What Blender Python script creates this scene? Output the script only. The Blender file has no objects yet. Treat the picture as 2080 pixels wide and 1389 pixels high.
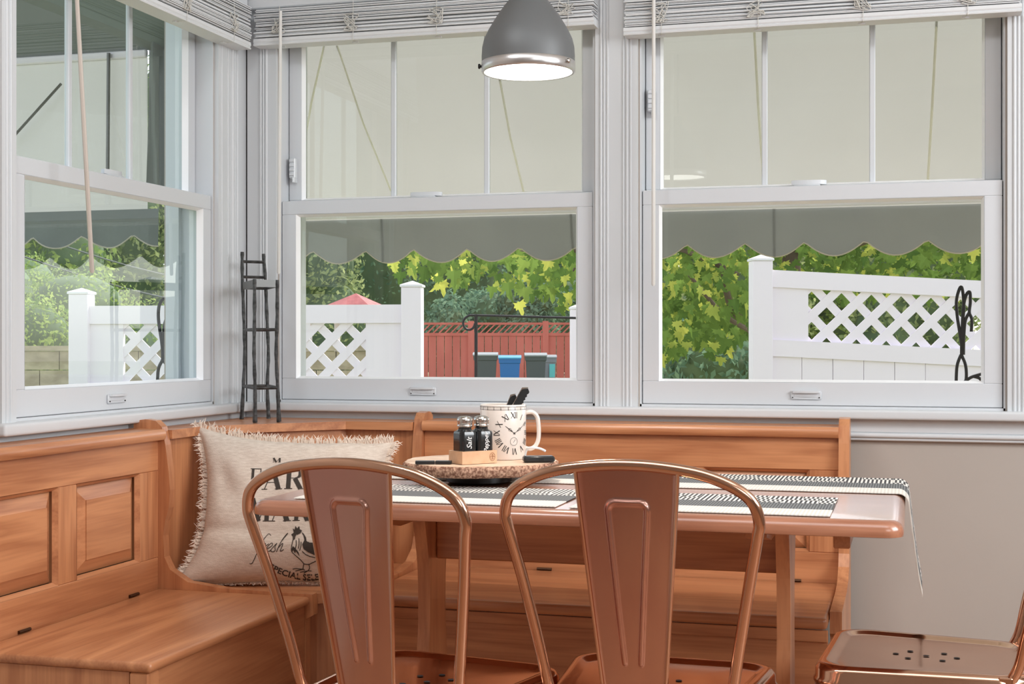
import bpy, bmesh, math, random
from mathutils import Vector, Matrix
from mathutils.noise import noise as pnoise
random.seed(7)
PI = math.pi
D = bpy.data
COL = bpy.context.scene.collection
scn = bpy.context.scene

# ------------------------------------------------------------------ camera
CX, CY, CH = 1.71, -3.40, 1.03
YAW = math.radians(15.87)
cam = D.cameras.new('camera'); cam.sensor_width = 36; cam.lens = 36 * 2850 / 2080
cam.clip_start = 0.05; cam.clip_end = 500
camo = D.objects.new('camera', cam); COL.objects.link(camo)
camo.location = (CX, CY, CH); camo.rotation_euler = (PI / 2, 0, YAW)
scn.camera = camo

# ------------------------------------------------------------------ light
scn.view_settings.view_transform = 'Standard'
scn.view_settings.look = 'None'
scn.view_settings.gamma = 1
scn.view_settings.use_curve_mapping = False
scn.view_settings.exposure = 0.07
W = D.worlds.new('sky'); scn.world = W; W.use_nodes = True
nt = W.node_tree; bg = nt.nodes['Background']
sky = nt.nodes.new('ShaderNodeTexSky'); sky.sky_type = 'NISHITA'; sky.sun_disc = False
sky.sun_elevation = math.radians(50); sky.sun_rotation = math.radians(20); sky.air_density = 1.0; sky.dust_density = 2.0
hs = nt.nodes.new('ShaderNodeHueSaturation'); hs.inputs['Saturation'].default_value = .35
nt.links.new(sky.outputs[0], hs.inputs['Color']); nt.links.new(hs.outputs[0], bg.inputs[0]); bg.inputs[1].default_value = 0.37

def light(name, kind, loc, target, energy, color=(1, 1, 1), size=1.0, sizey=None):
    l = D.lights.new(name, kind); l.energy = energy; l.color = color
    if kind == 'AREA':
        l.size = size
        if sizey: l.shape = 'RECTANGLE'; l.size_y = sizey
    o = D.objects.new(name, l); COL.objects.link(o); o.location = loc
    d = Vector(target) - Vector(loc); o.rotation_euler = d.to_track_quat('-Z', 'Y').to_euler()
    return o
sun = light('sun', 'SUN', (3, 20, 20), (3 - 2.5, 20 - 10, 20 - 11), 3.2, (1, .95, .86)); sun.data.angle = math.radians(.8)
light('fill_main', 'AREA', (1.6, -2.2, 2.42), (1.6, -2.2, 0), 15, (.93, .97, 1), 1.8, .9)  # added soft fill under the ceiling, not a real fixture
light('fill_side', 'AREA', (3.7, -1.7, 1.9), (.1, -.9, 1.3), 58, (.93, .97, 1), 1.4, 1.2)  # added fill from the right, stands in for unseen window light
light('fill_back', 'AREA', (3.4, -4.2, 2.0), (1.4, -1.6, .5), 16, (.94, .975, 1), 1.2, 1.0)  # added fill behind the camera for the chair backs, no lamp there
light('ceiling_light_left', 'AREA', (.55, -2.0, 2.43), (1.5, -.1, .8), 9, (.94, .975, 1), .3, .3)

# ------------------------------------------------------------------ helpers
def ray(px, py):
    u = (px - 1040) / 2850; v = -(py - 696) / 2850
    return Vector((-math.sin(YAW) + u * math.cos(YAW), math.cos(YAW) + u * math.sin(YAW), v))
def at(px, py, t): return Vector((CX, CY, CH)) + ray(px, py) * t
def at_y(px, py, Y):
    r = ray(px, py); return Vector((CX, CY, CH)) + r * ((Y - CY) / r.y)
def at_x(px, py, X):
    r = ray(px, py); return Vector((CX, CY, CH)) + r * ((X - CX) / r.x)
def at_z(px, py, Z):
    r = ray(px, py); return Vector((CX, CY, CH)) + r * ((Z - CH) / r.z)
def srgb(r, g, b):
    f = lambda c: (c / 255 / 12.92) if c <= 10.3 else ((c / 255 + .055) / 1.055) ** 2.4
    return (f(r), f(g), f(b), 1)

class B:
    def __init__(s): s.v = []; s.f = []; s.m = []; s.mi = 0
    def add(s, vs, fs):
        n = len(s.v); s.v += [tuple(v) for v in vs]
        for f in fs: s.f.append(tuple(i + n for i in f)); s.m.append(s.mi)
        return s
    def box(s, a, b, c=0.0, M=None):
        x0, y0, z0 = [min(a[i], b[i]) for i in range(3)]; x1, y1, z1 = [max(a[i], b[i]) for i in range(3)]
        if c <= 0:
            vs = [(x, y, z) for x in (x0, x1) for y in (y0, y1) for z in (z0, z1)]
            fs = [(0, 1, 3, 2), (4, 6, 7, 5), (0, 4, 5, 1), (2, 3, 7, 6), (0, 2, 6, 4), (1, 5, 7, 3)]
        else:
            c = min(c, (x1 - x0) * .45, (y1 - y0) * .45, (z1 - z0) * .45)
            bm = bmesh.new(); bmesh.ops.create_cube(bm, size=1)
            for v in bm.verts:
                v.co = Vector(((x0 + x1) / 2 + v.co.x * (x1 - x0), (y0 + y1) / 2 + v.co.y * (y1 - y0), (z0 + z1) / 2 + v.co.z * (z1 - z0)))
            bmesh.ops.bevel(bm, geom=bm.edges[:], offset=c, segments=1 if c < .004 else 3, affect='EDGES', profile=.6)
            bm.verts.index_update()
            vs = [v.co.copy() for v in bm.verts]; fs = [[v.index for v in f.verts] for f in bm.faces]; bm.free()
        if M is not None: vs = [M @ Vector(v) for v in vs]
        return s.add(vs, fs)
    def prism(s, prof, fn, a, b):       # prof: 2d loop, fn(p,q,t)->xyz, from t=a to t=b
        n = len(prof); vs = [fn(p, q, a) for p, q in prof] + [fn(p, q, b) for p, q in prof]
        fs = [(i, (i + 1) % n, n + (i + 1) % n, n + i) for i in range(n)] + [tuple(range(n))[::-1], tuple(range(n, 2 * n))]
        return s.add(vs, fs)
    def tube(s, pts, r, seg=8, closed=False, cap=True, flat=1.0):
        pts = [Vector(p) for p in pts]; n = len(pts); R = r if isinstance(r, (list, tuple)) else [r] * n
        t0 = (pts[1] - pts[0]).normalized(); up = Vector((0, 0, 1)) if abs(t0.z) < .9 else Vector((0, 1, 0))
        nx = t0.cross(up).normalized(); vs = []
        for i, p in enumerate(pts):
            if closed: t = pts[(i + 1) % n] - pts[i - 1]
            else: t = pts[min(i + 1, n - 1)] - pts[max(i - 1, 0)]
            if t.length < 1e-9: t = t0
            t.normalize(); nx = (nx - t * nx.dot(t)).normalized(); ny = t.cross(nx)
            for k in range(seg):
                a = 2 * PI * k / seg; vs.append(p + nx * (math.cos(a) * R[i]) + ny * (math.sin(a) * R[i] * flat))
        fs = []
        for i in range(n if closed else n - 1):
            for k in range(seg):
                a = i * seg + k; b = i * seg + (k + 1) % seg; j = ((i + 1) % n) * seg
                fs.append((a, b, j + (k + 1) % seg, j + k))
        if cap and not closed: fs += [tuple(range(seg))[::-1], tuple((n - 1) * seg + k for k in range(seg))]
        return s.add(vs, fs)
    def lathe(s, prof, c=(0, 0, 0), seg=32, fr=None, cap=True):   # prof: (r,z) ; fr optional radius fn(angle,r,z)
        n = len(prof); vs = []
        for r, z in prof:
            for k in range(seg):
                a = 2 * PI * k / seg; rr = fr(a, r, z) if fr else r
                vs.append((c[0] + rr * math.cos(a), c[1] + rr * math.sin(a), c[2] + z))
        fs = [(i * seg + k, i * seg + (k + 1) % seg, (i + 1) * seg + (k + 1) % seg, (i + 1) * seg + k) for i in range(n - 1) for k in range(seg)]
        if cap and prof[0][0] > 1e-6: fs.append(tuple(range(seg))[::-1])
        if cap and prof[-1][0] > 1e-6: fs.append(tuple((n - 1) * seg + k for k in range(seg)))
        return s.add(vs, fs)
    def grid(s, nu, nv, fn):
        vs = [fn(i / nu, j / nv) for j in range(nv + 1) for i in range(nu + 1)]
        fs = [(j * (nu + 1) + i, j * (nu + 1) + i + 1, (j + 1) * (nu + 1) + i + 1, (j + 1) * (nu + 1) + i) for j in range(nv) for i in range(nu)]
        return s.add(vs, fs)
    def ribbon(s, pts, w, fn=None):     # flat 2d stroke; pts 2d; w width or list; fn maps (x,y)->xyz
        n = len(pts); Wd = w if isinstance(w, (list, tuple)) else [w] * n; L = []; Rr = []
        for i, (x, y) in enumerate(pts):
            x0, y0 = pts[max(i - 1, 0)]; x1, y1 = pts[min(i + 1, n - 1)]
            dx, dy = x1 - x0, y1 - y0; l = math.hypot(dx, dy) or 1
            nx, ny = -dy / l * Wd[i] / 2, dx / l * Wd[i] / 2
            L.append((x + nx, y + ny)); Rr.append((x - nx, y - ny))
        vs = [fn(*p) for p in L + Rr]
        return s.add(vs, [(i, i + 1, n + i + 1, n + i) for i in range(n - 1)])

def put(name, b, mat, parent=None, smooth=False, ang=None):
    me = D.meshes.new(name); me.from_pydata(b.v, [], b.f)
    mats = mat if isinstance(mat, (list, tuple)) else [mat]
    for m in mats: me.materials.append(m)
    if len(mats) > 1: me.polygons.foreach_set('material_index', b.m)
    bm = bmesh.new(); bm.from_mesh(me); bmesh.ops.recalc_face_normals(bm, faces=bm.faces[:])
    if smooth:
        for f in bm.faces: f.smooth = True
        for e in bm.edges:
            if len(e.link_faces) == 2 and e.calc_face_angle(0) > math.radians(ang or 40): e.smooth = False
    bm.to_mesh(me); bm.free(); me.update()
    o = D.objects.new(name, me); COL.objects.link(o)
    if parent is not None:
        o.parent = parent
        if parent.type == 'EMPTY': o.matrix_parent_inverse = Matrix.Translation(-parent.location)
    return o
def tag(o, label=None, cat=None, group=None, kind=None):
    if label: o['label'] = label
    if cat: o['category'] = cat
    if group: o['group'] = group
    if kind: o['kind'] = kind
    return o
def thing(name, label, cat, loc=(0, 0, 0), group=None):
    o = D.objects.new(name, None); COL.objects.link(o); o.location = loc; o.empty_display_size = .05
    return tag(o, label, cat, group)
def struct(name, b, mat, parent=None, label=None, **k):
    o = put(name, b, mat, parent, **k)
    if parent is None: o['kind'] = 'structure'
    if label: o['label'] = label
    return o
def sroot(name, label=None, loc=(0, 0, 0)):
    o = D.objects.new(name, None); COL.objects.link(o); o.location = loc; o['kind'] = 'structure'
    if label: o['label'] = label
    return o
def kids(o): return [c for c in D.objects if c.parent == o]
def dup(o, parent=None, cache=None):
    ch = kids(o); c = o.copy(); COL.objects.link(c)
    if parent is not None: c.parent = parent
    for k in ch: dup(k, c)
    return c
def text2d(s, size=1.0, shear=0.0, bold=0.0, align='CENTER'):
    cu = D.curves.new('t', 'FONT'); cu.body = s; cu.size = size; cu.shear = shear; cu.offset = bold; cu.align_x = align; cu.resolution_u = 3
    o = D.objects.new('t', cu); COL.objects.link(o)
    dg = bpy.context.evaluated_depsgraph_get(); me = o.evaluated_get(dg).to_mesh()
    v = [(p.co.x, p.co.y) for p in me.vertices]; f = [tuple(p.vertices) for p in me.polygons]
    o.evaluated_get(dg).to_mesh_clear(); D.objects.remove(o); D.curves.remove(cu)
    return v, f
def smooth_pts(P, k=6):
    out = []
    n = len(P)
    for i in range(n - 1):
        p0, p1, p2, p3 = P[max(i - 1, 0)], P[i], P[i + 1], P[min(i + 2, n - 1)]
        for j in range(k):
            t = j / k
            out.append(tuple(.5 * (2 * b + (c - a) * t + (2 * a - 5 * b + 4 * c - d) * t * t + (-a + 3 * b - 3 * c + d) * t ** 3) for a, b, c, d in zip(p0, p1, p2, p3)))
    out.append(tuple(P[-1])); return out

# ------------------------------------------------------------------ materials
def mat(name, col, rough=.5, metal=0.0, **kw):
    m = D.materials.new(name); m.use_nodes = True; n = m.node_tree; p = n.nodes['Principled BSDF']
    p.inputs['Base Color'].default_value = col; p.inputs['Roughness'].default_value = rough; p.inputs['Metallic'].default_value = metal
    for k, v in kw.items(): p.inputs[k.replace('_', ' ')].default_value = v
    return m
def nodes(m): return m.node_tree.nodes, m.node_tree.links, m.node_tree.nodes['Principled BSDF']
def varied(name, c1, c2, rough=.5, scale=(8, 8, 8), detail=4, bump=0.0, bscale=60, metal=0.0, lo=.35, hi=.65, **kw):
    m = mat(name, c1, rough, metal, **kw); N, L, p = nodes(m)
    tc = N.new('ShaderNodeTexCoord'); mp = N.new('ShaderNodeMapping'); mp.inputs['Scale'].default_value = scale
    nz = N.new('ShaderNodeTexNoise'); nz.inputs['Scale'].default_value = 1; nz.inputs['Detail'].default_value = detail
    cr = N.new('ShaderNodeValToRGB'); cr.color_ramp.elements[0].color = c1; cr.color_ramp.elements[1].color = c2
    cr.color_ramp.elements[0].position = lo; cr.color_ramp.elements[1].position = hi
    L.new(tc.outputs['Object'], mp.inputs[0]); L.new(mp.outputs[0], nz.inputs[0]); L.new(nz.outputs['Fac'], cr.inputs[0]); L.new(cr.outputs[0], p.inputs['Base Color'])
    if bump:
        n2 = N.new('ShaderNodeTexNoise'); n2.inputs['Scale'].default_value = bscale; n2.inputs['Detail'].default_value = 3
        L.new(tc.outputs['Object'], n2.inputs[0]); bp = N.new('ShaderNodeBump'); bp.inputs['Strength'].default_value = bump; bp.inputs['Distance'].default_value = .003
        L.new(n2.outputs['Fac'], bp.inputs['Height']); L.new(bp.outputs[0], p.inputs['Normal'])
    return m
def wood(name, axis, light_c, dark_c, rough=.34, coat=.25):
    m = mat(name, light_c, rough, 0, Coat_Weight=coat, Coat_Roughness=.22); N, L, p = nodes(m)
    tc = N.new('ShaderNodeTexCoord'); oi = N.new('ShaderNodeObjectInfo')
    ad = N.new('ShaderNodeVectorMath'); ad.operation = 'ADD'; sc = N.new('ShaderNodeVectorMath'); sc.operation = 'SCALE'; sc.inputs['Scale'].default_value = 7.3
    cb = N.new('ShaderNodeCombineXYZ')
    for i in range(3): L.new(oi.outputs['Random'], cb.inputs[i])
    L.new(cb.outputs[0], sc.inputs[0]); L.new(tc.outputs['Object'], ad.inputs[0]); L.new(sc.outputs[0], ad.inputs[1])
    mp = N.new('ShaderNodeMapping'); s = [8.5, 8.5, 8.5]; s[axis] = .8; mp.inputs['Scale'].default_value = s
    L.new(ad.outputs[0], mp.inputs[0])
    nz = N.new('ShaderNodeTexNoise'); nz.inputs['Scale'].default_value = 1.0; nz.inputs['Detail'].default_value = 3; nz.inputs['Distortion'].default_value = .6
    L.new(mp.outputs[0], nz.inputs[0])
    ml = N.new('ShaderNodeMath'); ml.operation = 'MULTIPLY'; ml.inputs[1].default_value = 9.0
    fr = N.new('ShaderNodeMath'); fr.operation = 'PINGPONG'; fr.inputs[1].default_value = 1.0
    L.new(nz.outputs['Fac'], ml.inputs[0]); L.new(ml.outputs[0], fr.inputs[0])
    mp2 = N.new('ShaderNodeMapping'); s = [190, 190, 190]; s[axis] = 7; mp2.inputs['Scale'].default_value = s
    L.new(ad.outputs[0], mp2.inputs[0]); n2 = N.new('ShaderNodeTexNoise'); n2.inputs['Scale'].default_value = 1; n2.inputs['Detail'].default_value = 2
    L.new(mp2.outputs[0], n2.inputs[0])
    mx = N.new('ShaderNodeMath'); mx.operation = 'MULTIPLY_ADD'; mx.inputs[1].default_value = .45
    m3 = N.new('ShaderNodeMath'); m3.operation = 'MULTIPLY'; m3.inputs[1].default_value = .55
    L.new(n2.outputs['Fac'], m3.inputs[0]); L.new(fr.outputs[0], mx.inputs[0]); L.new(m3.outputs[0], mx.inputs[2])
    cr = N.new('ShaderNodeValToRGB'); cr.color_ramp.elements[0].position = .18; cr.color_ramp.elements[1].position = .70
    cr.color_ramp.elements[0].color = dark_c; cr.color_ramp.elements[1].color = light_c
    L.new(mx.outputs[0], cr.inputs[0]); L.new(cr.outputs[0], p.inputs['Base Color'])
    bp = N.new('ShaderNodeBump'); bp.inputs['Strength'].default_value = .12; bp.inputs['Distance'].default_value = .001
    L.new(n2.outputs['Fac'], bp.inputs['Height']); L.new(bp.outputs[0], p.inputs['Normal'])
    return m
OAK_L, OAK_D = srgb(208, 144, 100), srgb(172, 109, 72)
OX, OY, OZ = [wood('oak_' + 'xyz'[i], i, OAK_L, OAK_D) for i in range(3)]
TBL = wood('table_oak', 0, srgb(190, 130, 100), srgb(148, 92, 68), .24, 1.0)
paint = mat('white_paint', srgb(212, 215, 218), .36)
vinyl = mat('window_vinyl', srgb(213, 216, 220), .34)
blindm = mat('blind_white', srgb(224, 226, 228), .45)
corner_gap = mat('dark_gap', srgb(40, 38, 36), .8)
wallm = varied('wall_paint', srgb(178, 169, 161), srgb(181, 172, 164), .75, (3, 3, 3), bump=.03, bscale=300)
ceilm = mat('ceiling_paint', srgb(225, 222, 216), .9)
floorm = wood('floor_wood', 1, srgb(184, 142, 112), srgb(140, 104, 80), .4, .2)
copper = varied('copper', srgb(222, 180, 154), srgb(210, 164, 138), .14, (6, 6, 3), metal=1.0)
copper_panel = varied('copper_satin', srgb(216, 174, 156), srgb(202, 152, 140), .25, (5, 5, 2.5), metal=1.0, bump=.02, bscale=25)
dark_rub = mat('black_rubber', srgb(22, 22, 23), .7)
def glass_mat(name, tint, rmul):
    m = D.materials.new(name); m.use_nodes = True; N = m.node_tree.nodes; L = m.node_tree.links; N.clear()
    o = N.new('ShaderNodeOutputMaterial'); mx = N.new('ShaderNodeMixShader'); t = N.new('ShaderNodeBsdfTransparent'); g = N.new('ShaderNodeBsdfGlossy')
    f = N.new('ShaderNodeFresnel'); f.inputs[0].default_value = 1.5; k = N.new('ShaderNodeMath'); k.operation = 'MULTIPLY'; k.inputs[1].default_value = rmul
    t.inputs[0].default_value = tint; g.inputs['Roughness'].default_value = 0.0; g.inputs['Color'].default_value = (.95, 1, .99, 1)
    L.new(f.outputs[0], k.inputs[0]); L.new(k.outputs[0], mx.inputs[0]); L.new(t.outputs[0], mx.inputs[1]); L.new(g.outputs[0], mx.inputs[2]); L.new(mx.outputs[0], o.inputs[0])
    return m
glass = glass_mat('window_glass', (.97, .98, .975, 1), 1.1)
glass_side = glass_mat('window_glass_side', (.90, .955, .95, 1), 1.25)

# ------------------------------------------------------------------ room shell
RX, RY, RZ = 4.3, -4.7, 2.46
SZ0, SZ1 = .872, 1.945           # window opening bottom / top
W2, W3, W1 = (.104, .956), (1.070, 1.918), (-1.000, -.168)
def wall_with_holes(horiz, lo, hi, holes, n0, n1):
    b = B(); cuts = sorted(set([lo, hi] + [h for hh in holes for h in hh]))
    for a, c in zip(cuts[:-1], cuts[1:]):
        mid = (a + c) / 2; hole = any(h[0] < mid < h[1] for h in holes)
        for z0, z1 in ([(0, SZ0), (SZ1, RZ)] if hole else [(0, RZ)]):
            if horiz: b.box((a, n0, z0), (c, n1, z1))
            else: b.box((n0, a, z0), (n1, c, z1))
    return b
struct('wall_back', wall_with_holes(True, -.14, RX, [W2, W3], 0, .14), wallm)
struct('wall_left', wall_with_holes(False, RY, 0, [W1], -.14, 0), wallm)
struct('wall_right', B().box((RX, RY, 0), (RX + .1, .14, RZ)), wallm)
struct('wall_front', B().box((-.14, RY - .1, 0), (RX + .1, RY, RZ)), wallm)
struct('floor', B().box((-.14, RY - .1, -.12), (RX + .1, .14, 0)), floorm)
struct('ceiling', B().box((-.14, RY - .1, RZ), (RX + .1, .14, RZ + .1)), ceilm)

# transforms: local (s, n, z) n>0 = outward
FB = lambda s, n, z: (s, n, z)
FL = lambda s, n, z: (-n, s, z)
def lbox(b, F, s0, s1, n0, n1, z0, z1, c=0):
    p = F(s0, n0, z0); q = F(s1, n1, z1); return b.box(p, q, c)

def make_window(idx, F, s0, s1, gl, hx, lx, latch, bars_cap, label):
    w = sroot('window_%d' % idx, label, F((s0 + s1) / 2, 0, SZ0))
    b = B()      # frame lining the opening
    for a, c in ((s0, s0 + .004), (s1 - .004, s1)): lbox(b, F, a, c, 0.0, .13, SZ0, SZ1)
    lbox(b, F, s0, s1, .0, .13, SZ1 - .012, SZ1); lbox(b, F, s0, s1, .0, .14, SZ0, SZ0 + .006)
    lbox(b, F, s0 + .004, s0 + .02, .088, .125, SZ0, SZ1); lbox(b, F, s1 - .02, s1 - .004, .088, .125, SZ0, SZ1)
    put('window_frame', b, vinyl, w)
    def sash(nm, a, c, z0, z1, n0, n1, st, bot, top, gmat):
        sb = B()
        lbox(sb, F, a, a + st, n0, n1, z0 + bot, z1 - top, .0015); lbox(sb, F, c - st, c, n0, n1, z0 + bot, z1 - top, .0015)
        lbox(sb, F, a, c, n0, n1, z0, z0 + bot, .0015); lbox(sb, F, a, c, n0, n1, z1 - top, z1, .0015)
        o = put(nm, sb, vinyl, w)
        gb = B(); e = .006; m = (n0 + n1) / 2     # glazing bead, sloping into the glass
        A0, A1, Z0, Z1 = a + st, c - st, z0 + bot, z1 - top
        q = [F(A0, n0, Z0), F(A1, n0, Z0), F(A1, n0, Z1), F(A0, n0, Z1), F(A0 + e, m - .004, Z0 + e), F(A1 - e, m - .004, Z0 + e), F(A1 - e, m - .004, Z1 - e), F(A0 + e, m - .004, Z1 - e)]
        gb.add(q, [(i, (i + 1) % 4, 4 + (i + 1) % 4, 4 + i) for i in range(4)])
        put('glazing_bead', gb, bead_m, o)
        g = B(); lbox(g, F, A0, A1, m - .001, m + .001, Z0, Z1)
        g.f = g.f[:0]; g.m = []; g.v = []
        g.add([F(A0, m, Z0), F(A1, m, Z0), F(A1, m, Z1), F(A0, m, Z1)], [(0, 1, 2, 3)])
        put('glass_pane', g, gmat, o)
        return o, (A0, A1, Z0, Z1)
    lo, LG = sash('lower_sash', s0 + .006, s1 - .006, SZ0 + .007, 1.402, .004, .044, .040, .055, .036, gl)
    up, UG = sash('upper_sash', s0 + .006, s1 - .006, 1.372, SZ1 - .012, .048, .086, .036, .036, .04, gl)
    for k in (1, 2):
        s = UG[0] + (UG[1] - UG[0]) * k / 3; g = B(); lbox(g, F, s - .007, s + .007, .060, .072, UG[2], UG[3], .002); put('grille_bar', g, vinyl, up)
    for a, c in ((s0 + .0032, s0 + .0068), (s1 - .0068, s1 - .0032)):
        g = B(); lbox(g, F, a, c, .012, .030, SZ0 + .006, 1.400); put('shadow_gap', g, corner_gap, w)  # dark strip put in for the shade between sash and jamb
    # lift handle
    h = B(); lbox(h, F, hx - .036, hx + .036, -.001, .004, .893, .914, .002)
    prof = [(-.034, 0), (-.030, -.011), (-.012, -.015), (.012, -.015), (.030, -.011), (.034, 0)]
    h.prism([(p, q) for p, q in prof], lambda p, q, t: F(hx + p, q + .003, t), .909, .9135)
    h.prism([(p * .9, q * .45) for p, q in prof], lambda p, q, t: F(hx + p, q + .003, t), .900, .909)
    put('lift_handle', h, vinyl, lo, smooth=True)
    sc = B()
    for d in (-.031, .031): sc.tube([F(hx + d, .0, .898), F(hx + d, -.003, .898)], .0016, 6)
    put('screw', sc, corner_gap, lo)
    # sash lock
    k = B(); lbox(k, F, lx - .032, lx + .032, .012, .042, 1.402, 1.407, .002)
    k.prism([(-.036, .0), (-.02, -.006), (.03, -.004), (.046, .008), (.046, .016), (.0, .018), (-.03, .012)], lambda p, q, t: F(lx + p, q + .022, t), 1.407, 1.417)
    put('sash_lock', k, vinyl, lo, smooth=True)
    # tilt latch block on the upper jamb
    lt = B(); s = s0 + .022
    lbox(lt, F, s - .009, s + .009, .030, .048, latch, latch + .055, .003)
    for i in range(4): lbox(lt, F, s - .006, s + .006, .026, .031, latch + .008 + i * .012, latch + .014 + i * .012)
    lbox(lt, F, s + .001, s + .008, .026, .048, latch - .012, latch + .004, .002)
    put('tilt_latch', lt, vinyl, w)
    return w
bead_m = mat('glazing_bead_lit', srgb(248, 249, 252), .4)  # paler than the sash vinyl: outdoor light on the bead put into its colour
make_window(2, FB, W2[0], W2[1], glass, .505, .50, 1.465, 0, 'double hung window left of the broad mullion, fence post and red fence seen through it')
make_window(3, FB, W3[0], W3[1], glass, 1.470, 1.47, 1.60, 0, 'double hung window right of the broad mullion, lattice fence panel seen through it')
make_window(1, FL, W1[0], W1[1], glass_side, -.62, -.60, 1.47, 0, 'side wall double hung window with reflections in its glass')

# casings: vertical moulded strips  (profile in s,n ; n negative = into room)
def casing(name, F, s0, s1, beads, label, z0=SZ0, z1=1.99):
    b = B(); lbox(b, F, s0, s1, -.012, .0, z0, z1)
    for c, r in beads:
        prof = [(c - r, -.011)] + [(c + r * math.cos(a), -.012 - r * .9 * math.sin(a)) for a in [PI - PI * i / 8 for i in range(9)]] + [(c + r, -.011)]
        b.prism(prof, lambda p, q, t: F(p, q, t), z0, z1)
    return struct(name, b, paint, label=label, smooth=True)
casing('trim_1', FB, .0168, .100, [(.056, .004), (.064, .0035), (.072, .004)], 'painted window casing in the room corner')
casing('trim_2', FB, .960, 1.066, [(.975, .004), (.983, .0035), (.9915, .0035), (1.031, .003), (1.040, .004), (1.049, .003)], 'painted broad mullion casing between the two facing windows')
casing('trim_3', FB, 1.922, 2.03, [(1.937, .004), (1.946, .003), (1.956, .004), (1.99, .006)], 'painted casing right of the last window')
casing('trim_4', FL, -.164, -.004, [(-.146, .0035), (-.112, .003), (-.088, .006), (-.074, .003), (-.060, .004)], 'painted casing right of the side window')
casing('trim_5', FL, -1.05, -1.004, [(-1.035, .004), (-1.022, .0035)], 'painted casing left of the side window')
struct('trim_6', B().box((.0, -.0095, SZ0), (.0168, .0, 1.99)), corner_gap, label='dark joint line in the room corner')
# head boards above the blinds
struct('trim_7', B().box((.03, -.05, 1.902), (.975, 0, 2.12), .003), paint, label='flat head board over the middle blind')
struct('trim_8', B().box((1.035, -.05, 1.885), (1.99, 0, 2.12), .003), paint, label='flat head board over the right blind')
struct('trim_9', B().box((0, -1.10, 1.905), (.045, -.065, 2.12), .003), paint, label='flat head board over the side blind')
# stools (inner sills) and aprons
b = B().box((.042, -.042, SZ0 - .022), (2.6, .004, SZ0), .006); struct('trim_10', b, paint, label='long painted window stool on the back wall', smooth=True)
b = B().box((-.004, -1.085, SZ0 - .024), (.045, -.004, SZ0), .006); struct('trim_11', b, paint, label='painted window stool on the side wall', smooth=True)
b = B().box((.012, -.014, .818), (2.6, 0, SZ0 - .022), .002)
for z, r, n in ((.812, .006, -.014), (.803, .004, -.010)):
    b.prism([(n - r * math.sin(a), z + r * math.cos(a)) for a in [PI * i / 8 for i in range(9)]] + [(0, z - r), (0, z + r)], lambda p, q, t: (t, p, q), .012, 4.3)
struct('trim_12', b, paint, label='painted apron under the back wall stool', smooth=True)
b = B().box((0, -1.06, .822), (.014, -.014, SZ0 - .024), .002)
b.prism([(.012 + .006 * math.sin(a), .816 + .006 * math.cos(a)) for a in [PI * i / 8 for i in range(9)]] + [(0, .81), (0, .822)], lambda p, q, t: (p, t, q), -1.06, -.014)
struct('trim_13', b, paint, label='painted apron under the side stool', smooth=True)
struct('baseboard_back', B().box((1.62, -.014, 0), (RX, 0, .11), .003), paint)

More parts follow.
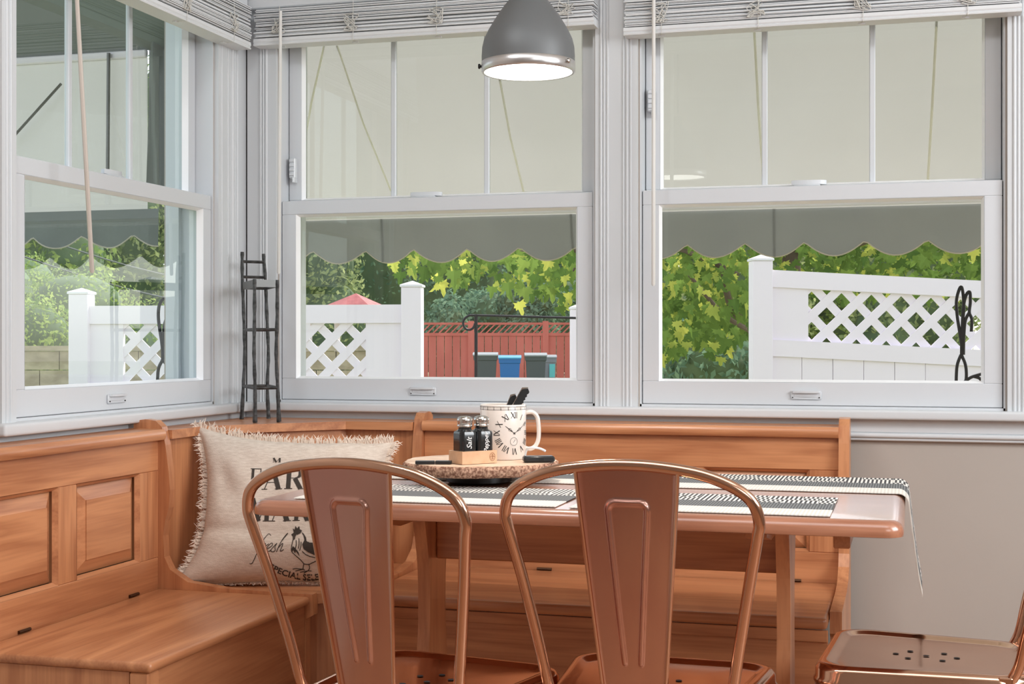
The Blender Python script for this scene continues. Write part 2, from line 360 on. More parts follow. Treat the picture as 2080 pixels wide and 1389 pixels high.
# ------------------------------------------------------------------ venetian blinds
cordm = mat('blind_cord', srgb(214, 212, 206), .7)
wandm = mat('blind_wand', srgb(226, 224, 220), .3)
wand_tan = mat('blind_wand_cream', srgb(205, 194, 184), .35)
def blind(F, s0, s1, z0, ztop, n0, wand, label, wm, seeds, spots):
    rnd = random.Random(seeds)
    t = thing('venetian_blind', label, 'blind', F((s0 + s1) / 2, n0, z0), 'raised white venetian blinds')
    r = B(); n1 = n0 - .052                       # n1 is the room side
    # bottom rail with grooved ends
    prof = [(n0, z0), (n1, z0), (n1 - .001, z0 + .003), (n1 + .002, z0 + .006), (n1 - .001, z0 + .010), (n1, z0 + .018), (n0, z0 + .018)]
    r.prism(prof, lambda p, q, tt: F(tt, p, q), s0, s1); put('bottom_rail', r, blindm, t)
    st = B(); z = z0 + .0215; k = 0
    while z < ztop - .005:
        dn = rnd.uniform(-.004, .004); ds = rnd.uniform(-.004, .004); tl = rnd.uniform(-.0014, .0014); th = .0022; sg = rnd.uniform(-.0012, .0012)
        S0, S1 = s0 + .004 + ds, s1 - .004 + ds; m = (S0 + S1) / 2
        def pt(s, n, dz):
            f = (s - m) / (S1 - S0) * 2
            return F(s, n, z + dz + (tl if n < n0 - .02 else -tl) + sg * (1 - f * f))
        vs = [pt(s, n, dz) for s in (S0, m, S1) for (n, dz) in ((n0 + dn, 0), (n1 + dn, 0), (n1 + dn, th), (n0 + dn, th))]
        fs = [(0, 1, 2, 3), (8, 11, 10, 9)]
        for a in (0, 4):
            for q in range(4): fs.append((a + q, a + (q + 1) % 4, a + 4 + (q + 1) % 4, a + 4 + q))
        st.add(vs, fs); z += rnd.choice((.0026, .0028, .0030, .0046)) ; k += 1
    tag(put('slat_stack', st, blindm, t), kind='stuff')
    for sp in spots:                               # tangled ladder cords
        c = B()
        for q in range(4):
            P = []; zz = z0 + .02 + rnd.uniform(0, .02)
            for i in range(8):
                P.append(F(sp + rnd.uniform(-.022, .022), n1 - rnd.uniform(.003, .009), z0 + .024 + (ztop - z0 - .04) * rnd.uniform(.0, .75) * (.6 + .4 * math.sin(i))))
            c.tube(smooth_pts(P, 6), .0009, 5)
        c.tube([F(sp + .004, n1 - .002, ztop), F(sp + .004, n1 - .003, z0 + .02), F(sp + .004, n1 - .002, z0 - .001), F(sp - .002, n1 + .02, z0 - .0015)], .0008, 5)
        put('ladder_cord', c, cordm, t)
        bt = B(); bt.box(F(sp - .008, n1 + .022, z0 - .003), F(sp + .008, n1 + .03, z0)); put('cord_plug', bt, blindm, t)
    wb = B(); A, Bq = wand; wb.tube([A, (Vector(A) + Vector(Bq)) / 2, Vector(Bq) + Vector((0, 0, .004)), Bq], [.0042, .0048, .0048, .003], 8)
    put('tilt_wand', wb, wm, t, smooth=True)
    return t
blind(FB, .058, .968, 1.803, 1.902, -.008, (at_y(570, 24, -.072), at_y(566, 558, -.062)), 'raised white venetian blind over the middle window', wandm, 3, (.13, .335, .56, .90))
blind(FB, 1.041, 1.950, 1.772, 1.885, -.008, (at_y(1328, -30, -.068), at_y(1327, 582, -.066)), 'raised white venetian blind over the right hand window', wandm, 9, (1.13, 1.36, 1.60, 1.83))
blind(FL, -1.075, -.078, 1.790, 1.905, -.008, (at_x(153, -60, .085), at_x(187, 556, .085)), 'raised white venetian blind over the left side window', wand_tan, 5, (-.93, -.42, -.18))

# ------------------------------------------------------------------ benches
hinge_m = mat('hinge_brass_dark', srgb(92, 66, 50), .35, .9)
SEAT = .480; DEP = .46
END = [(.03, 0), (.03, .845), (.045, .855), (.06, .857), (.085, .854), (.101, .840), (.110, .80), (.118, .74), (.121, .70), (.118, .66), (.109, .63), (.104, .597), (.107, .55), (.122, .522), (.165, .497), (.25, .487), (.465, .484), (.468, .44), (.45, .43), (.45, 0)]
def raised_panel(F, s0, s1, z0, z1, n):    # n = face depth position (n negative in room); returns board mesh
    b = B(); rec = n + .016; e = .032; g = .003
    q = [F(s0 + g, rec, z0 + g), F(s1 - g, rec, z0 + g), F(s1 - g, rec, z1 - g), F(s0 + g, rec, z1 - g)]
    r = [F(s0 + e, n + .001, z0 + e), F(s1 - e, n + .001, z0 + e), F(s1 - e, n + .001, z1 - e), F(s0 + e, n + .001, z1 - e)]
    m = [F(s0 + e, n + .0035, z0 + e), F(s1 - e, n + .0035, z0 + e), F(s1 - e, n + .0035, z1 - e), F(s0 + e, n + .0035, z1 - e)]
    b.add(q + m + r, [(i, (i + 1) % 4, 4 + (i + 1) % 4, 4 + i) for i in range(4)] + [(4 + i, 4 + (i + 1) % 4, 8 + (i + 1) % 4, 8 + i) for i in range(4)] + [(8, 9, 10, 11)])
    return b
def backrest(F, root, s0, s1, openings, z0, z1, nface, Ms, Mz, zb=SEAT - .005, zt=.812):
    b = B(); lbox(b, F, s0, s1, nface, nface + .022, z1, zt, .0015); put('top_rail', b, Ms, root)
    b = B(); lbox(b, F, s0, s1, nface, nface + .022, zb, z0, .0015); put('bottom_rail', b, Ms, root)
    edges = [s0] + [e for o in openings for e in o] + [s1]
    for a, c in zip(edges[::2], edges[1::2]):
        if c - a > .004:
            b = B(); lbox(b, F, a, c, nface, nface + .022, z0 + .0003, z1 - .0003, .0012); put('stile', b, Mz, root)
    for a, c in openings:
        mo = B(); e = .007           # moulding inside the opening
        O = [F(a, nface, z0), F(c, nface, z0), F(c, nface, z1), F(a, nface, z1)]
        I = [F(a + e, nface + .010, z0 + e), F(c - e, nface + .010, z0 + e), F(c - e, nface + .010, z1 - e), F(a + e, nface + .010, z1 - e)]
        mo.add(O + I, [(i, (i + 1) % 4, 4 + (i + 1) % 4, 4 + i) for i in range(4)])
        put('panel_moulding', mo, Ms, root)
        put('raised_panel', raised_panel(F, a + e - .003, c - e + .003, z0 + e - .003, z1 - e + .003, nface), Ms, root)
def cap(F, root, s0, s1, Ms, nf=-.112):
    b = B(); prof = [(-.028, .812), (nf + .004, .812), (nf, .818), (nf, .828), (nf + .006, .836), (-.028, .837)]
    b.prism(prof, lambda p, q, t: F(t, p, q), s0, s1); put('top_cap', b, Ms, root, smooth=True, ang=50)
def end_panel(F, root, s0, s1, Mz, name='end_panel'):
    b = B(); b.prism([(-p, q) for p, q in END], lambda p, q, t: F(t, p, q), s0, s1); put(name, b, Mz, root)
NF = -.092
# left bench (side wall)
lb = thing('corner_bench', 'honey oak bench under the side window with hinged seat lid', 'bench', (.25, -.9, 0), 'oak breakfast nook benches')
backrest(FL, lb, -1.30, -.600, [(-1.287, -1.046), (-.982, -.918 + .0) if False else (-1.222, -.982), (-.918, -.677)][1:], .549, .743, NF, OY, OZ)
cap(FL, lb, -1.30, -.600, OY)
end_panel(FL, lb, -.600, -.576, OZ)
b = B(); b.box((.094, -1.262, SEAT - .018), (DEP, -.602, SEAT), .0085); put('seat_lid', b, OY, lb, smooth=True)
put('front_panel', B().box((DEP - .034, -1.225, .05), (DEP - .012, -.602, SEAT - .0185)), OY, lb)
put('side_panel', B().box((.03, -1.256, .0), (DEP - .045, -1.228, SEAT - .0185)), OZ, lb)
put('corner_post', B().box((DEP - .044, -1.259, .0), (DEP - .006, -1.222, SEAT - .0185), .003), OZ, lb)
for y in (-1.095, -.705):
    put('hinge', B().tube([(.094, y - .018, SEAT + .003), (.094, y + .018, SEAT + .003)], .0035, 8), hinge_m, lb)
# back bench
bb = thing('corner_bench', 'honey oak bench under the facing windows behind the table', 'bench', (1.05, -.3, 0), 'oak breakfast nook benches')
backrest(FB, bb, .552, 1.552, [(.612, .862), (.928, 1.178), (1.244, 1.486)], .549, .737, NF - .03, OX, OZ)
cap(FB, bb, .552, 1.552, OX, -.140)
end_f = lambda s, n, z: (s, n - .025, z)
end_panel(end_f, bb, .528, .552, OZ); end_panel(end_f, bb, 1.552, 1.576, OZ)
b = B(); b.box((.554, -.545, SEAT - .024), (1.550, -.125, SEAT), .009); put('seat_lid', b, OX, bb, smooth=True)
put('front_panel', B().box((.554, -.53, .06), (1.550, -.512, SEAT - .03)), OX, bb)
put('front_rail', B().box((.554, -.536, SEAT - .05), (1.550, -.53, SEAT - .026), .001), OX, bb)
for x in (.86, 1.45): put('hinge', B().tube([(x - .018, -.1255, SEAT + .003), (x + .018, -.1255, SEAT + .003)], .0032, 8), hinge_m, bb)
# corner unit with canted back and shelf top
cu = thing('corner_bench_unit', 'honey oak corner seat unit with a small shelf along its top', 'bench', (.25, -.35, 0), 'oak breakfast nook benches')
P0, P1, P2, P3 = (.092, -.574), (.092, -.400), (.344, -.122), (.526, -.122)
b = B(); b.prism([(.02, -.574), (.092, -.574), (.092, -.400), (.08, -.38), (.02, -.38)], lambda p, q, t: (p, q, t), SEAT - .004, .812); put('left_back_panel', b, OZ, cu)
def slab(p, q, t, z0, z1):
    d = (Vector(q) - Vector(p)).normalized(); n = Vector((-d.y, d.x)) * t
    return B().prism([p, q, (q[0] + n.x, q[1] + n.y), (p[0] + n.x, p[1] + n.y)], lambda a, c, zz: (a, c, zz), z0, z1)
d = (Vector(P2) - Vector(P1)); L_ = d.length; dn = d.normalized(); nn = Vector((-dn.y, dn.x))
def FD(s, n, z):   # canted back
    p = Vector(P1) + dn * s + nn * n; return (p.x, p.y, z)
def dbox(s0, s1, n0, n1, z0, z1):
    return B().prism([(s0, n0), (s1, n0), (s1, n1), (s0, n1)], lambda a, c, t: FD(a, c, t), z0, z1)
put('top_rail', dbox(0, L_, 0, .02, .742, .812), OX, cu); put('bottom_rail', dbox(0, L_, 0, .02, SEAT - .004, .549), OX, cu)
put('stile', dbox(0, .05, .0, .02, .5493, .7417), OZ, cu); put('stile', dbox(L_ - .05, L_, 0, .02, .5493, .7417), OZ, cu)
put('raised_panel', raised_panel(FD, .052, L_ - .052, .551, .740, 0), OZ, cu)
put('right_back_panel', B().box((P2[0], -.122, SEAT - .004), (P3[0], -.10, .812)), OZ, cu)
b = B(); e = .02
prof = [(.02, -.574), (.112, -.574), (.112, -.408), (.352, -.142), (.526, -.142), (.526, -.02), (.02, -.02)]
b.prism(prof, lambda p, q, t: (p, q, t), .812, .832); put('shelf_top', b, OX, cu)
b = B(); prof = [(.02, -.598), (.46, -.598), (.475, -.565), (.50, -.545), (.527, -.545), (.527, -.10), (.02, -.10)]
b.prism([(.094, -.574), (.455, -.574), (.478, -.552), (.50, -.545), (.527, -.545), (.527, -.124), (.345, -.124), (.094, -.402)], lambda p, q, t: (p, q, t), SEAT - .022, SEAT); put('seat', b, OX, cu)
b = B(); b.prism([(.03, -.572), (.43, -.572), (.45, -.54), (.49, -.52), (.526, -.515), (.526, -.03), (.03, -.03)], lambda p, q, t: (p, q, t), 0.0, SEAT - .0225); put('base', b, OZ, cu)

# ------------------------------------------------------------------ iron stand (little chair)
iron = varied('wrought_iron', srgb(58, 58, 58), srgb(92, 92, 92), .5, (60, 60, 90), metal=.6, bump=.6, bscale=90)
iron_flat = mat('iron_flat_bar', srgb(96, 96, 94), .35, .7)
st = thing('iron_stand', 'dark twisted iron stand shaped like a tall tiny chair on the corner shelf', 'stand', (.2, -.2, .832))
S_ = {}
tb, tf = 3.60, 3.43
def leg_pts(P, t):
    return [at(px, py, t) for px, py in P]
legs = {'bl': ([(492, 513), (492, 560), (495, 640), (497, 720), (494, 790), (490, 866)], tb), 'br': ([(535, 517), (539, 570), (542, 640), (545, 720), (543, 790), (546, 862)], tb + .03),
        'fl': ([(517, 568), (517, 640), (516, 720), (518, 790), (518, 868)], tf), 'fr': ([(563, 570), (563, 640), (561, 720), (564, 790), (567, 868)], tf + .03)}
for k, (P, t) in legs.items():
    pts = smooth_pts([tuple(p) for p in leg_pts(P, t)], 5); pts = [Vector(p) for p in pts]
    pts[-1] = Vector((pts[-1].x, pts[-1].y, .8325)); S_[k] = pts
    rr = [.0048 + .0007 * math.sin(i * 2.1) + (.002 if i > len(pts) - 6 else 0) * (i - len(pts) + 6) / 6 for i in range(len(pts))]
    b = B(); b.tube(pts, rr, 6); put('leg', b, iron, st, smooth=True)
def leg_at(k, z): return min(S_[k], key=lambda p: abs(p.z - z))
def lerp_leg(k, z):
    P = S_[k]
    for a, c in zip(P[:-1], P[1:]):
        if c.z <= z <= a.z: return a + (c - a) * ((a.z - z) / (a.z - c.z))
    return P[0]
zt = lambda py, t: CH + (696 - py) * t / 2850
for py, prs in ((528, ['bl-br']), (560, ['bl-br']), (671, ['bl-br', 'fl-fr', 'bl-fl', 'br-fr']), (788, ['bl-br', 'fl-fr', 'bl-fl', 'br-fr'])):
    for pr in prs:
        a, c = pr.split('-'); z = zt(py, 3.5); put('rung', B().tube([lerp_leg(a, z), lerp_leg(c, z)], .0042, 6), iron, st, smooth=True)
for pr in ('fl-fr', 'bl-fl', 'br-fr', 'bl-br'):
    a, c = pr.split('-'); z = zt(579, 3.5); p, q = lerp_leg(a, z), lerp_leg(c, z); d = (q - p); n = Vector((-d.y, d.x, 0)).normalized() * .0015
    bb_ = B(); bb_.add([p - n - Vector((0, 0, .009)), q - n - Vector((0, 0, .009)), q - n + Vector((0, 0, .009)), p - n + Vector((0, 0, .009)), p + n - Vector((0, 0, .009)), q + n - Vector((0, 0, .009)), q + n + Vector((0, 0, .009)), p + n + Vector((0, 0, .009))],
                        [(0, 1, 2, 3), (4, 7, 6, 5), (0, 4, 5, 1), (3, 2, 6, 7), (0, 3, 7, 4), (1, 5, 6, 2)])
    put('seat_band', bb_, iron_flat, st)

# ------------------------------------------------------------------ pillow
linen = varied('linen', srgb(222, 209, 196), srgb(206, 190, 176), .9, (70, 70, 400), 4, bump=.35, bscale=500)
fringe_m = mat('fringe_cotton', srgb(232, 214, 198), .95)
ink = mat('pillow_ink', srgb(62, 54, 48), .9)
ink_l = mat('pillow_ink_grey', srgb(120, 110, 100), .9)
PW, PH = .455, .365
pr_ = Vector((.955, .295, 0)).normalized(); pn0 = Vector((pr_.y, -pr_.x, 0))
PC = Vector((.352, -.498, SEAT - .008)); lean = math.radians(20)
pup = (Vector((0, 0, 1)) * math.cos(lean) - pn0 * math.sin(lean)).normalized(); pn = pr_.cross(pup).normalized()
if pn.dot(pn0) < 0: pn = -pn
def pil(u, v, side=1):      # u,v in 0..1
    x, y = u * 2 - 1, v * 2 - 1
    pinx = 1 - .07 * (1 - abs(y) ** 2) * abs(x) ** 3; piny = 1 - .08 * (1 - abs(x) ** 2) * abs(y) ** 3
    ear = (abs(x) * abs(y)) ** 4
    th = .062 * ((1 - abs(x) ** 3.2) * (1 - abs(y) ** 3.0)) ** .5
    if side > 0:
        th += .0075 * pnoise(Vector((x * 2.6, y * 3.0, 3))) * (1 - ear) - .010 * math.exp(-((x + .72) ** 2) / .02 - (y - .35 + .9 * (x + .7)) ** 2 / .05) + .004 * math.sin(9 * (y + .5 * x)) * max(0, abs(x) - .5) * (1 - abs(x)) * 6
        th += .016 * math.exp(-((y + .62) ** 2) / .06) * (1 - x * x) - .008 * math.exp(-((y + .40 + .12 * x) ** 2) / .006) * (1 if x < -.2 else max(0, 1 - (x + .2) * 2))
    X = x * PW / 2 * pinx * (1 + .05 * ear) + (-.026 if (x < 0) else .0) * max(0, -y) ** 2 * abs(x) ** 2 + (-.03 if x > 0 else 0) * max(0, -y) * x * x
    Y = (y + 1) * PH / 2; Y = PH / 2 + (Y - PH / 2) * piny - .018 * max(0, y) ** 3 * (x + 1) / 2 * 1.4
    Y += .016 * max(0, y) ** 3 * max(0, -x) ** 3
    if x < 0: X = X * .885 - .030 * max(0, -y) ** 3 * abs(x) ** 2 - .012 * max(0, y) ** 4 * abs(x) ** 2
    p = PC + pr_ * X + pup * (Y + .002) + pn * (th * side + .006)
    if p.z < SEAT + .002: p.z = SEAT + .002
    return p
pw = thing('pillow', 'cream linen throw pillow with farm print and frayed edges on the corner seat', 'pillow', PC)
b = B(); b.grid(60, 48, lambda u, v: pil(u, v, 1)); b.grid(24, 20, lambda u, v: pil(u, v, -1)); put('cover', b, linen, pw, smooth=True, ang=180)
fb = B(); rnd = random.Random(4)
for k in range(1500):
    a = rnd.random() * 4; s = int(a); f = a - s
    u, v = [(f, 1), (1, f), (f, 0), (0, f)][s]
    du, dv = [(0, 1), (1, 0), (0, -1), (-1, 0)][s]
    p = pil(u, v, rnd.choice((1, 1, -1))); q = pil(min(max(u + .004, 0), 1), min(max(v + .004, 0), 1), 1)
    out = (pr_ * du + pup * dv) ; tn = (pr_ * dv + pup * du)
    l = rnd.uniform(.010, .021) * (.75 + .4 * math.sin(k * .37 + u * 40 + v * 31) ** 2)
    if s == 2: l *= .4
    tip = p + out * l + tn * rnd.uniform(-.008, .008) + pn * rnd.uniform(-.006, .010)
    mid = p + out * l * .5 + tn * rnd.uniform(-.004, .004) + pn * rnd.uniform(0, .008)
    for q_ in (mid, tip): q_.z = max(q_.z, SEAT + .003)
    w = tn * rnd.uniform(.0008, .0016)
    base = p - out * .004
    fb.add([base - w, base + w, mid + w * 1.2, mid - w * 1.2, tip + w * .2, tip - w * .2], [(0, 1, 2, 3), (3, 2, 4, 5)])
tag(put('fringe', fb, fringe_m, pw), kind='stuff')
# print: local coords in metres relative to pillow lower-left
def pm(x, y):
    u = x / PW + .5; v = y / PH
    return pil(u, v, 1) + pn * .0012
def sub(pts, n=4):
    out = []
    for (x0, y0), (x1, y1) in zip(pts[:-1], pts[1:]):
        for i in range(n): out.append((x0 + (x1 - x0) * i / n, y0 + (y1 - y0) * i / n))
    out.append(pts[-1]); return out
def glyph(b, ch, x, y, h, w):
    T, t = w * .24, w * .05     # thick / thin
    def st(p, q, ww, n=4): b.ribbon(sub([(x + p[0] * w, y + p[1] * h), (x + q[0] * w, y + q[1] * h)], n), ww, pm)
    def serif(cx, cy, l=.36): st((cx - l / 2, cy), (cx + l / 2, cy), h * .035)
    if ch == 'F':
        st((.25, 0), (.25, 1), T); serif(.25, .01, .5); st((0, .985), (1, .985), h * .035); st((.96, .99), (.96, .76), t * 1.4); st((.25, .5), (.66, .5), h * .03); st((.66, .38), (.66, .62), t * 2)
    if ch == 'A':
        st((.06, 0), (.48, 1), t); st((.46, 1), (.86, 0), T * 1.05); st((.2, .33), (.72, .33), h * .03); serif(.06, .01, .32); serif(.86, .01, .4)
    if ch == 'R':
        st((.22, 0), (.22, 1), T); serif(.22, .01, .44); st((0, .985), (.6, .985), h * .035)
        P = [(x + w * (.55 + .3 * math.sin(a)), y + h * (.75 + .235 * math.cos(a))) for a in [PI * i / 8 for i in range(9)]]; b.ribbon(P, [t * 1.2, t * 1.6, t * 2.8, T * .9, T, T * .9, t * 2.8, t * 1.6, t * 1.2], pm)
        st((.22, .515), (.6, .515), h * .03); st((.55, .5), (.88, 0), T); serif(.9, .01, .25)
    if ch == 'M':
        st((.08, 0), (.08, 1), t); st((.08, 1), (.46, 0), T * .9); st((.46, 0), (.84, 1), t); st((.88, 0), (.88, 1), T); serif(.08, .01, .26); serif(.88, .01, .4); st((-.04, .985), (.16, .985), h * .035); st((.78, .985), (1.0, .985), h * .035)
    if ch == 'K':
        st((.2, 0), (.2, 1), T); serif(.2, .01, .4); serif(.2, .985, .4); st((.3, .42), (.85, 1), t); st((.42, .55), (.85, 0), T); serif(.85, .01, .3); serif(.85, .985, .3)
    if ch == 'E':
        st((.2, 0), (.2, 1), T); st((0, .985), (.85, .985), h * .035); st((0, .015), (.85, .015), h * .035); st((.2, .5), (.6, .5), h * .03); st((.84, .99), (.84, .78), t * 1.4); st((.84, .01), (.84, .22), t * 1.4)
    if ch == 'T':
        st((.5, 0), (.5, 1), T); serif(.5, .01, .44); st((0, .985), (1, .985), h * .035); st((.03, .99), (.03, .78), t * 1.4); st((.97, .99), (.97, .78), t * 1.4)
pb = B()
x = -.092
for ch, w in (('F', .028), ('A', .046), ('R', .042), ('M', .048)): glyph(pb, ch, x, .213, .051, w); x += w + .008
x = -.084
for ch, w in (('M', .046), ('A', .046), ('R', .038), ('K', .038), ('E', .030), ('T', .032)): glyph(pb, ch, x, .140, .052, w); x += w + .006
glyph(pb, 'M', -.036, .280, .012, .020)
# cursive word, hand drawn strokes
def cur(P, w=.0017): pb.ribbon(smooth_pts(P, 5), w, pm)
ox, oy = -.066, .066
S = lambda P, dx: [(ox + dx + p[0] * .030 + p[1] * .010, oy + p[1] * .032) for p in P]
cur(S([(.8, 1.25), (.5, 1.4), (.35, .9), (.22, .0), (.08, -.75), (-.12, -.8)], 0)); cur(S([(.02, .45), (.6, .5)], 0), .001)
cur(S([(0, 0), (.12, .5), (.2, .62), (.3, .45), (.5, .6)], .013)); cur(S([(.1, .2), (.45, .45), (.35, .65), (.12, .4), (.15, .05), (.5, .1)], .024))
cur(S([(.0, .1), (.35, .62), (.3, .35), (.4, .1), (.2, .0), (.05, .1)], .037)); cur(S([(.1, 0), (.25, .8), (.45, 1.4), (.3, 1.1), (.1, .0)], .050)); cur(S([(.12, .2), (.38, .6), (.45, .4), (.4, .05), (.65, .15)], .050))
v, f = text2d('SPECIAL SELECTION', .0200, .12, .0004)
tv = []
for (X, Y) in v:
    k = 3.4; an = 2 * k * X * .8
    tv.append(pm(.056 + X - Y * math.sin(math.atan(an))  , .0015 + Y * math.cos(math.atan(an)) + k * X * X))
pb.add(tv, f)
rx, ry, rs = .022, .041, .072
R = lambda P: [(rx + p[0] * rs, ry + p[1] * rs) for p in P]
def fillpoly(P, step=.0016):
    Q = R(P); ys = [q[1] for q in Q]; y = min(ys)
    while y < max(ys):
        yc = y + step / 2; xs = []
        for (x0, y0), (x1, y1) in zip(Q, Q[1:] + Q[:1]):
            if (y0 <= yc) != (y1 <= yc): xs.append(x0 + (x1 - x0) * (yc - y0) / (y1 - y0))
        xs.sort()
        for a, c in zip(xs[::2], xs[1::2]):
            n = max(1, int((c - a) / .006)); pb.ribbon([(a + (c - a) * i / n, yc) for i in range(n + 1)], step, pm)
        y += step
fillpoly([(.04, .98), (.0, 1.12), (.06, 1.08), (.08, 1.20), (.14, 1.12), (.20, 1.20), (.23, 1.08), (.30, 1.05), (.26, .96), (.16, .90)])
fillpoly([(-.04, .92), (.04, .98), (.14, .92), (.10, .84), (.10, .74), (.03, .72), (.02, .84)])
fillpoly([(.28, 1.0), (.36, .94), (.45, .80), (.47, .68), (.58, .64), (.74, .62), (.86, .52), (.92, .36), (.92, .26), (.72, .26), (.52, .34), (.38, .44), (.34, .58), (.40, .72), (.36, .86)])
fillpoly([(.0, .40), (.03, .34), (.06, .40), (.12, .30), (.14, .36), (.26, .20), (.22, .34), (.10, .48), (.04, .52)])
fillpoly([(.9, .5), (1.1, .85), (1.35, .8), (1.4, .5), (1.2, .3), (.95, .25)])
for P in ([(.04, .74), (.02, .60), (.0, .46), (.02, .34), (.14, .22), (.28, .10), (.38, -.02)], [(.38, -.02), (.52, -.04), (.66, .02), (.86, .12), (.92, .22)], [(.34, .36), (.46, .26), (.62, .20), (.90, .16)],
          [(.38, -.02), (.36, -.10), (.34, -.20)], [(.54, -.04), (.56, -.14), (.50, -.24)], [(.02, -.20), (.14, -.18), (.34, -.20), (.40, -.22)], [(.10, -.26), (.24, -.22), (.34, -.20)], [(.24, -.30), (.40, -.26), (.50, -.24), (.62, -.24)], [(.36, -.32), (.50, -.24)],
          [(.14, .72), (.15, .56), (.12, .42)], [(.22, .78), (.24, .60), (.22, .44)], [(.30, .66), (.30, .52), (.26, .38)]):
    pb.ribbon(smooth_pts(R(P), 4), .0018, pm)
put('printed_motif', pb, ink, pw)

# ------------------------------------------------------------------ table
TZ = .755; TX0, TX1, TY0, TY1 = .600, 1.700, -1.175, -.470
tb_ = thing('dining_table', 'oak trestle table with rounded edges between bench and copper chairs', 'table', (1.157, -.82, 0))
def rrect(ins, z, R0=.030, n=6):
    out = []; r = R0 - ins * .6
    for cx, cy, a0 in ((TX1, TY1, 0), (TX0, TY1, PI / 2), (TX0, TY0, PI), (TX1, TY0, 1.5 * PI)):
        ccx = cx - (r + ins) * (1 if cx == TX1 else -1); ccy = cy - (r + ins) * (1 if cy == TY1 else -1)
        out += [(ccx + r * math.cos(a0 + PI / 2 * k / n), ccy + r * math.sin(a0 + PI / 2 * k / n), z) for k in range(n + 1)]
    return out
b = B(); rings = [(.006, TZ - .027), (.001, TZ - .0255), (0, TZ - .022), (.0, TZ - .016), (.0012, TZ - .011), (.004, TZ - .0062), (.009, TZ - .0022), (.0145, TZ - .0004), (.019, TZ)]
n = 28; vs = []
for ins, z in rings: vs += rrect(ins, z)
b.add(vs, [(a * n + k, a * n + (k + 1) % n, (a + 1) * n + (k + 1) % n, (a + 1) * n + k) for a in range(len(rings) - 1) for k in range(n)] + [tuple(range(n))[::-1], tuple((len(rings) - 1) * n + k for k in range(n))])
put('tabletop', b, TBL, tb_, smooth=True, ang=35)
LEG = [(.075, .728), (.078, .70), (.066, .66), (.052, .61), (.047, .56), (.046, .50), (.052, .45), (.055, .42), (.048, .38), (.044, .33), (.044, .25), (.048, .15), (.06, .09)]
LEG = smooth_pts(LEG, 3)
for xc in (.815, 1.492):
    prof = [(-.82 - p, q) for p, q in LEG] + [(-.82 + p, q) for p, q in LEG[::-1]]
    b = B(); b.prism(prof, lambda p, q, t: (t, p, q), xc - .012, xc + .012); lg = put('leg', b, OZ, tb_)
    b = B(); b.prism([(-1.06, 0), (-1.08, .04), (-1.0, .06), (-.9, .095), (-.74, .095), (-.64, .06), (-.56, .04), (-.58, 0)], lambda p, q, t: (t, p, q), xc - .022, xc + .022); put('foot', b, OY, lg)
    b = B(); b.prism([(-1.04, .728), (-1.04, .705), (-.96, .69), (-.68, .69), (-.60, .705), (-.60, .728)], lambda p, q, t: (t, p, q), xc - .03 if xc < 1 else xc - .05, xc - .0125); put('top_bracket', b, OY, tb_)
put('stretcher', B().box((.828, -.833, .612), (1.479, -.807, .727), .003), OX, tb_)
put('end_cleat', B().box((1.592, -1.13, .704), (1.618, -.55, .7275), .002), OY, tb_)

# ------------------------------------------------------------------ placemats
def mat_fabric(name, kind):
    m = mat(name, srgb(232, 228, 220), .85); N, L, p = nodes(m)
    tc = N.new('ShaderNodeTexCoord'); sx = N.new('ShaderNodeSeparateXYZ'); L.new(tc.outputs['Object'], sx.inputs[0])
    def math_(op, a, b_=None):
        n = N.new('ShaderNodeMath'); n.operation = op
        for i, q in enumerate((a, b_)):
            if q is None: continue
            if isinstance(q, (int, float)): n.inputs[i].default_value = q
            else: L.new(q, n.inputs[i])
        return n.outputs[0]
    def ramp(fac, c0, c1, pos=.5):
        r = N.new('ShaderNodeValToRGB'); r.color_ramp.interpolation = 'LINEAR'; r.color_ramp.elements[0].color = c0; r.color_ramp.elements[1].color = c1
        r.color_ramp.elements[0].position = pos - .04; r.color_ramp.elements[1].position = pos + .04; L.new(fac, r.inputs[0]); return r.outputs[0]
    X = sx.outputs[0]; Y = sx.outputs[1]
    if kind == 'cream':
        f = math_('FRACT', math_('MULTIPLY', X, 160)); c = ramp(f, srgb(222, 217, 208), srgb(236, 232, 225))
    elif kind == 'grey':
        f = math_('FRACT', math_('MULTIPLY', X, 210)); c = ramp(f, srgb(78, 80, 82), srgb(128, 130, 131), .45)
    else:
        # short dashes running across the mat, offset in blocks
        blk = math_('FLOOR', math_('MULTIPLY', Y, 34)); wn = N.new('ShaderNodeTexWhiteNoise'); wn.noise_dimensions = '2D'
        cmb = N.new('ShaderNodeCombineXYZ'); L.new(math_('FLOOR', math_('MULTIPLY', X, 34)), cmb.inputs[0]); L.new(blk, cmb.inputs[1]); L.new(cmb.outputs[0], wn.inputs[0])
        f = math_('FRACT', math_('ADD', math_('MULTIPLY', X, 125), math_('MULTIPLY', math_('ROUND', wn.outputs[0]), .5)))
        c = ramp(f, srgb(58, 58, 60), srgb(236, 232, 226), .5)
    L.new(c, p.inputs['Base Color']); return m
MC, MG, MD = mat_fabric('mat_cream', 'cream'), mat_fabric('mat_grey', 'grey'), mat_fabric('mat_dash', 'dash')
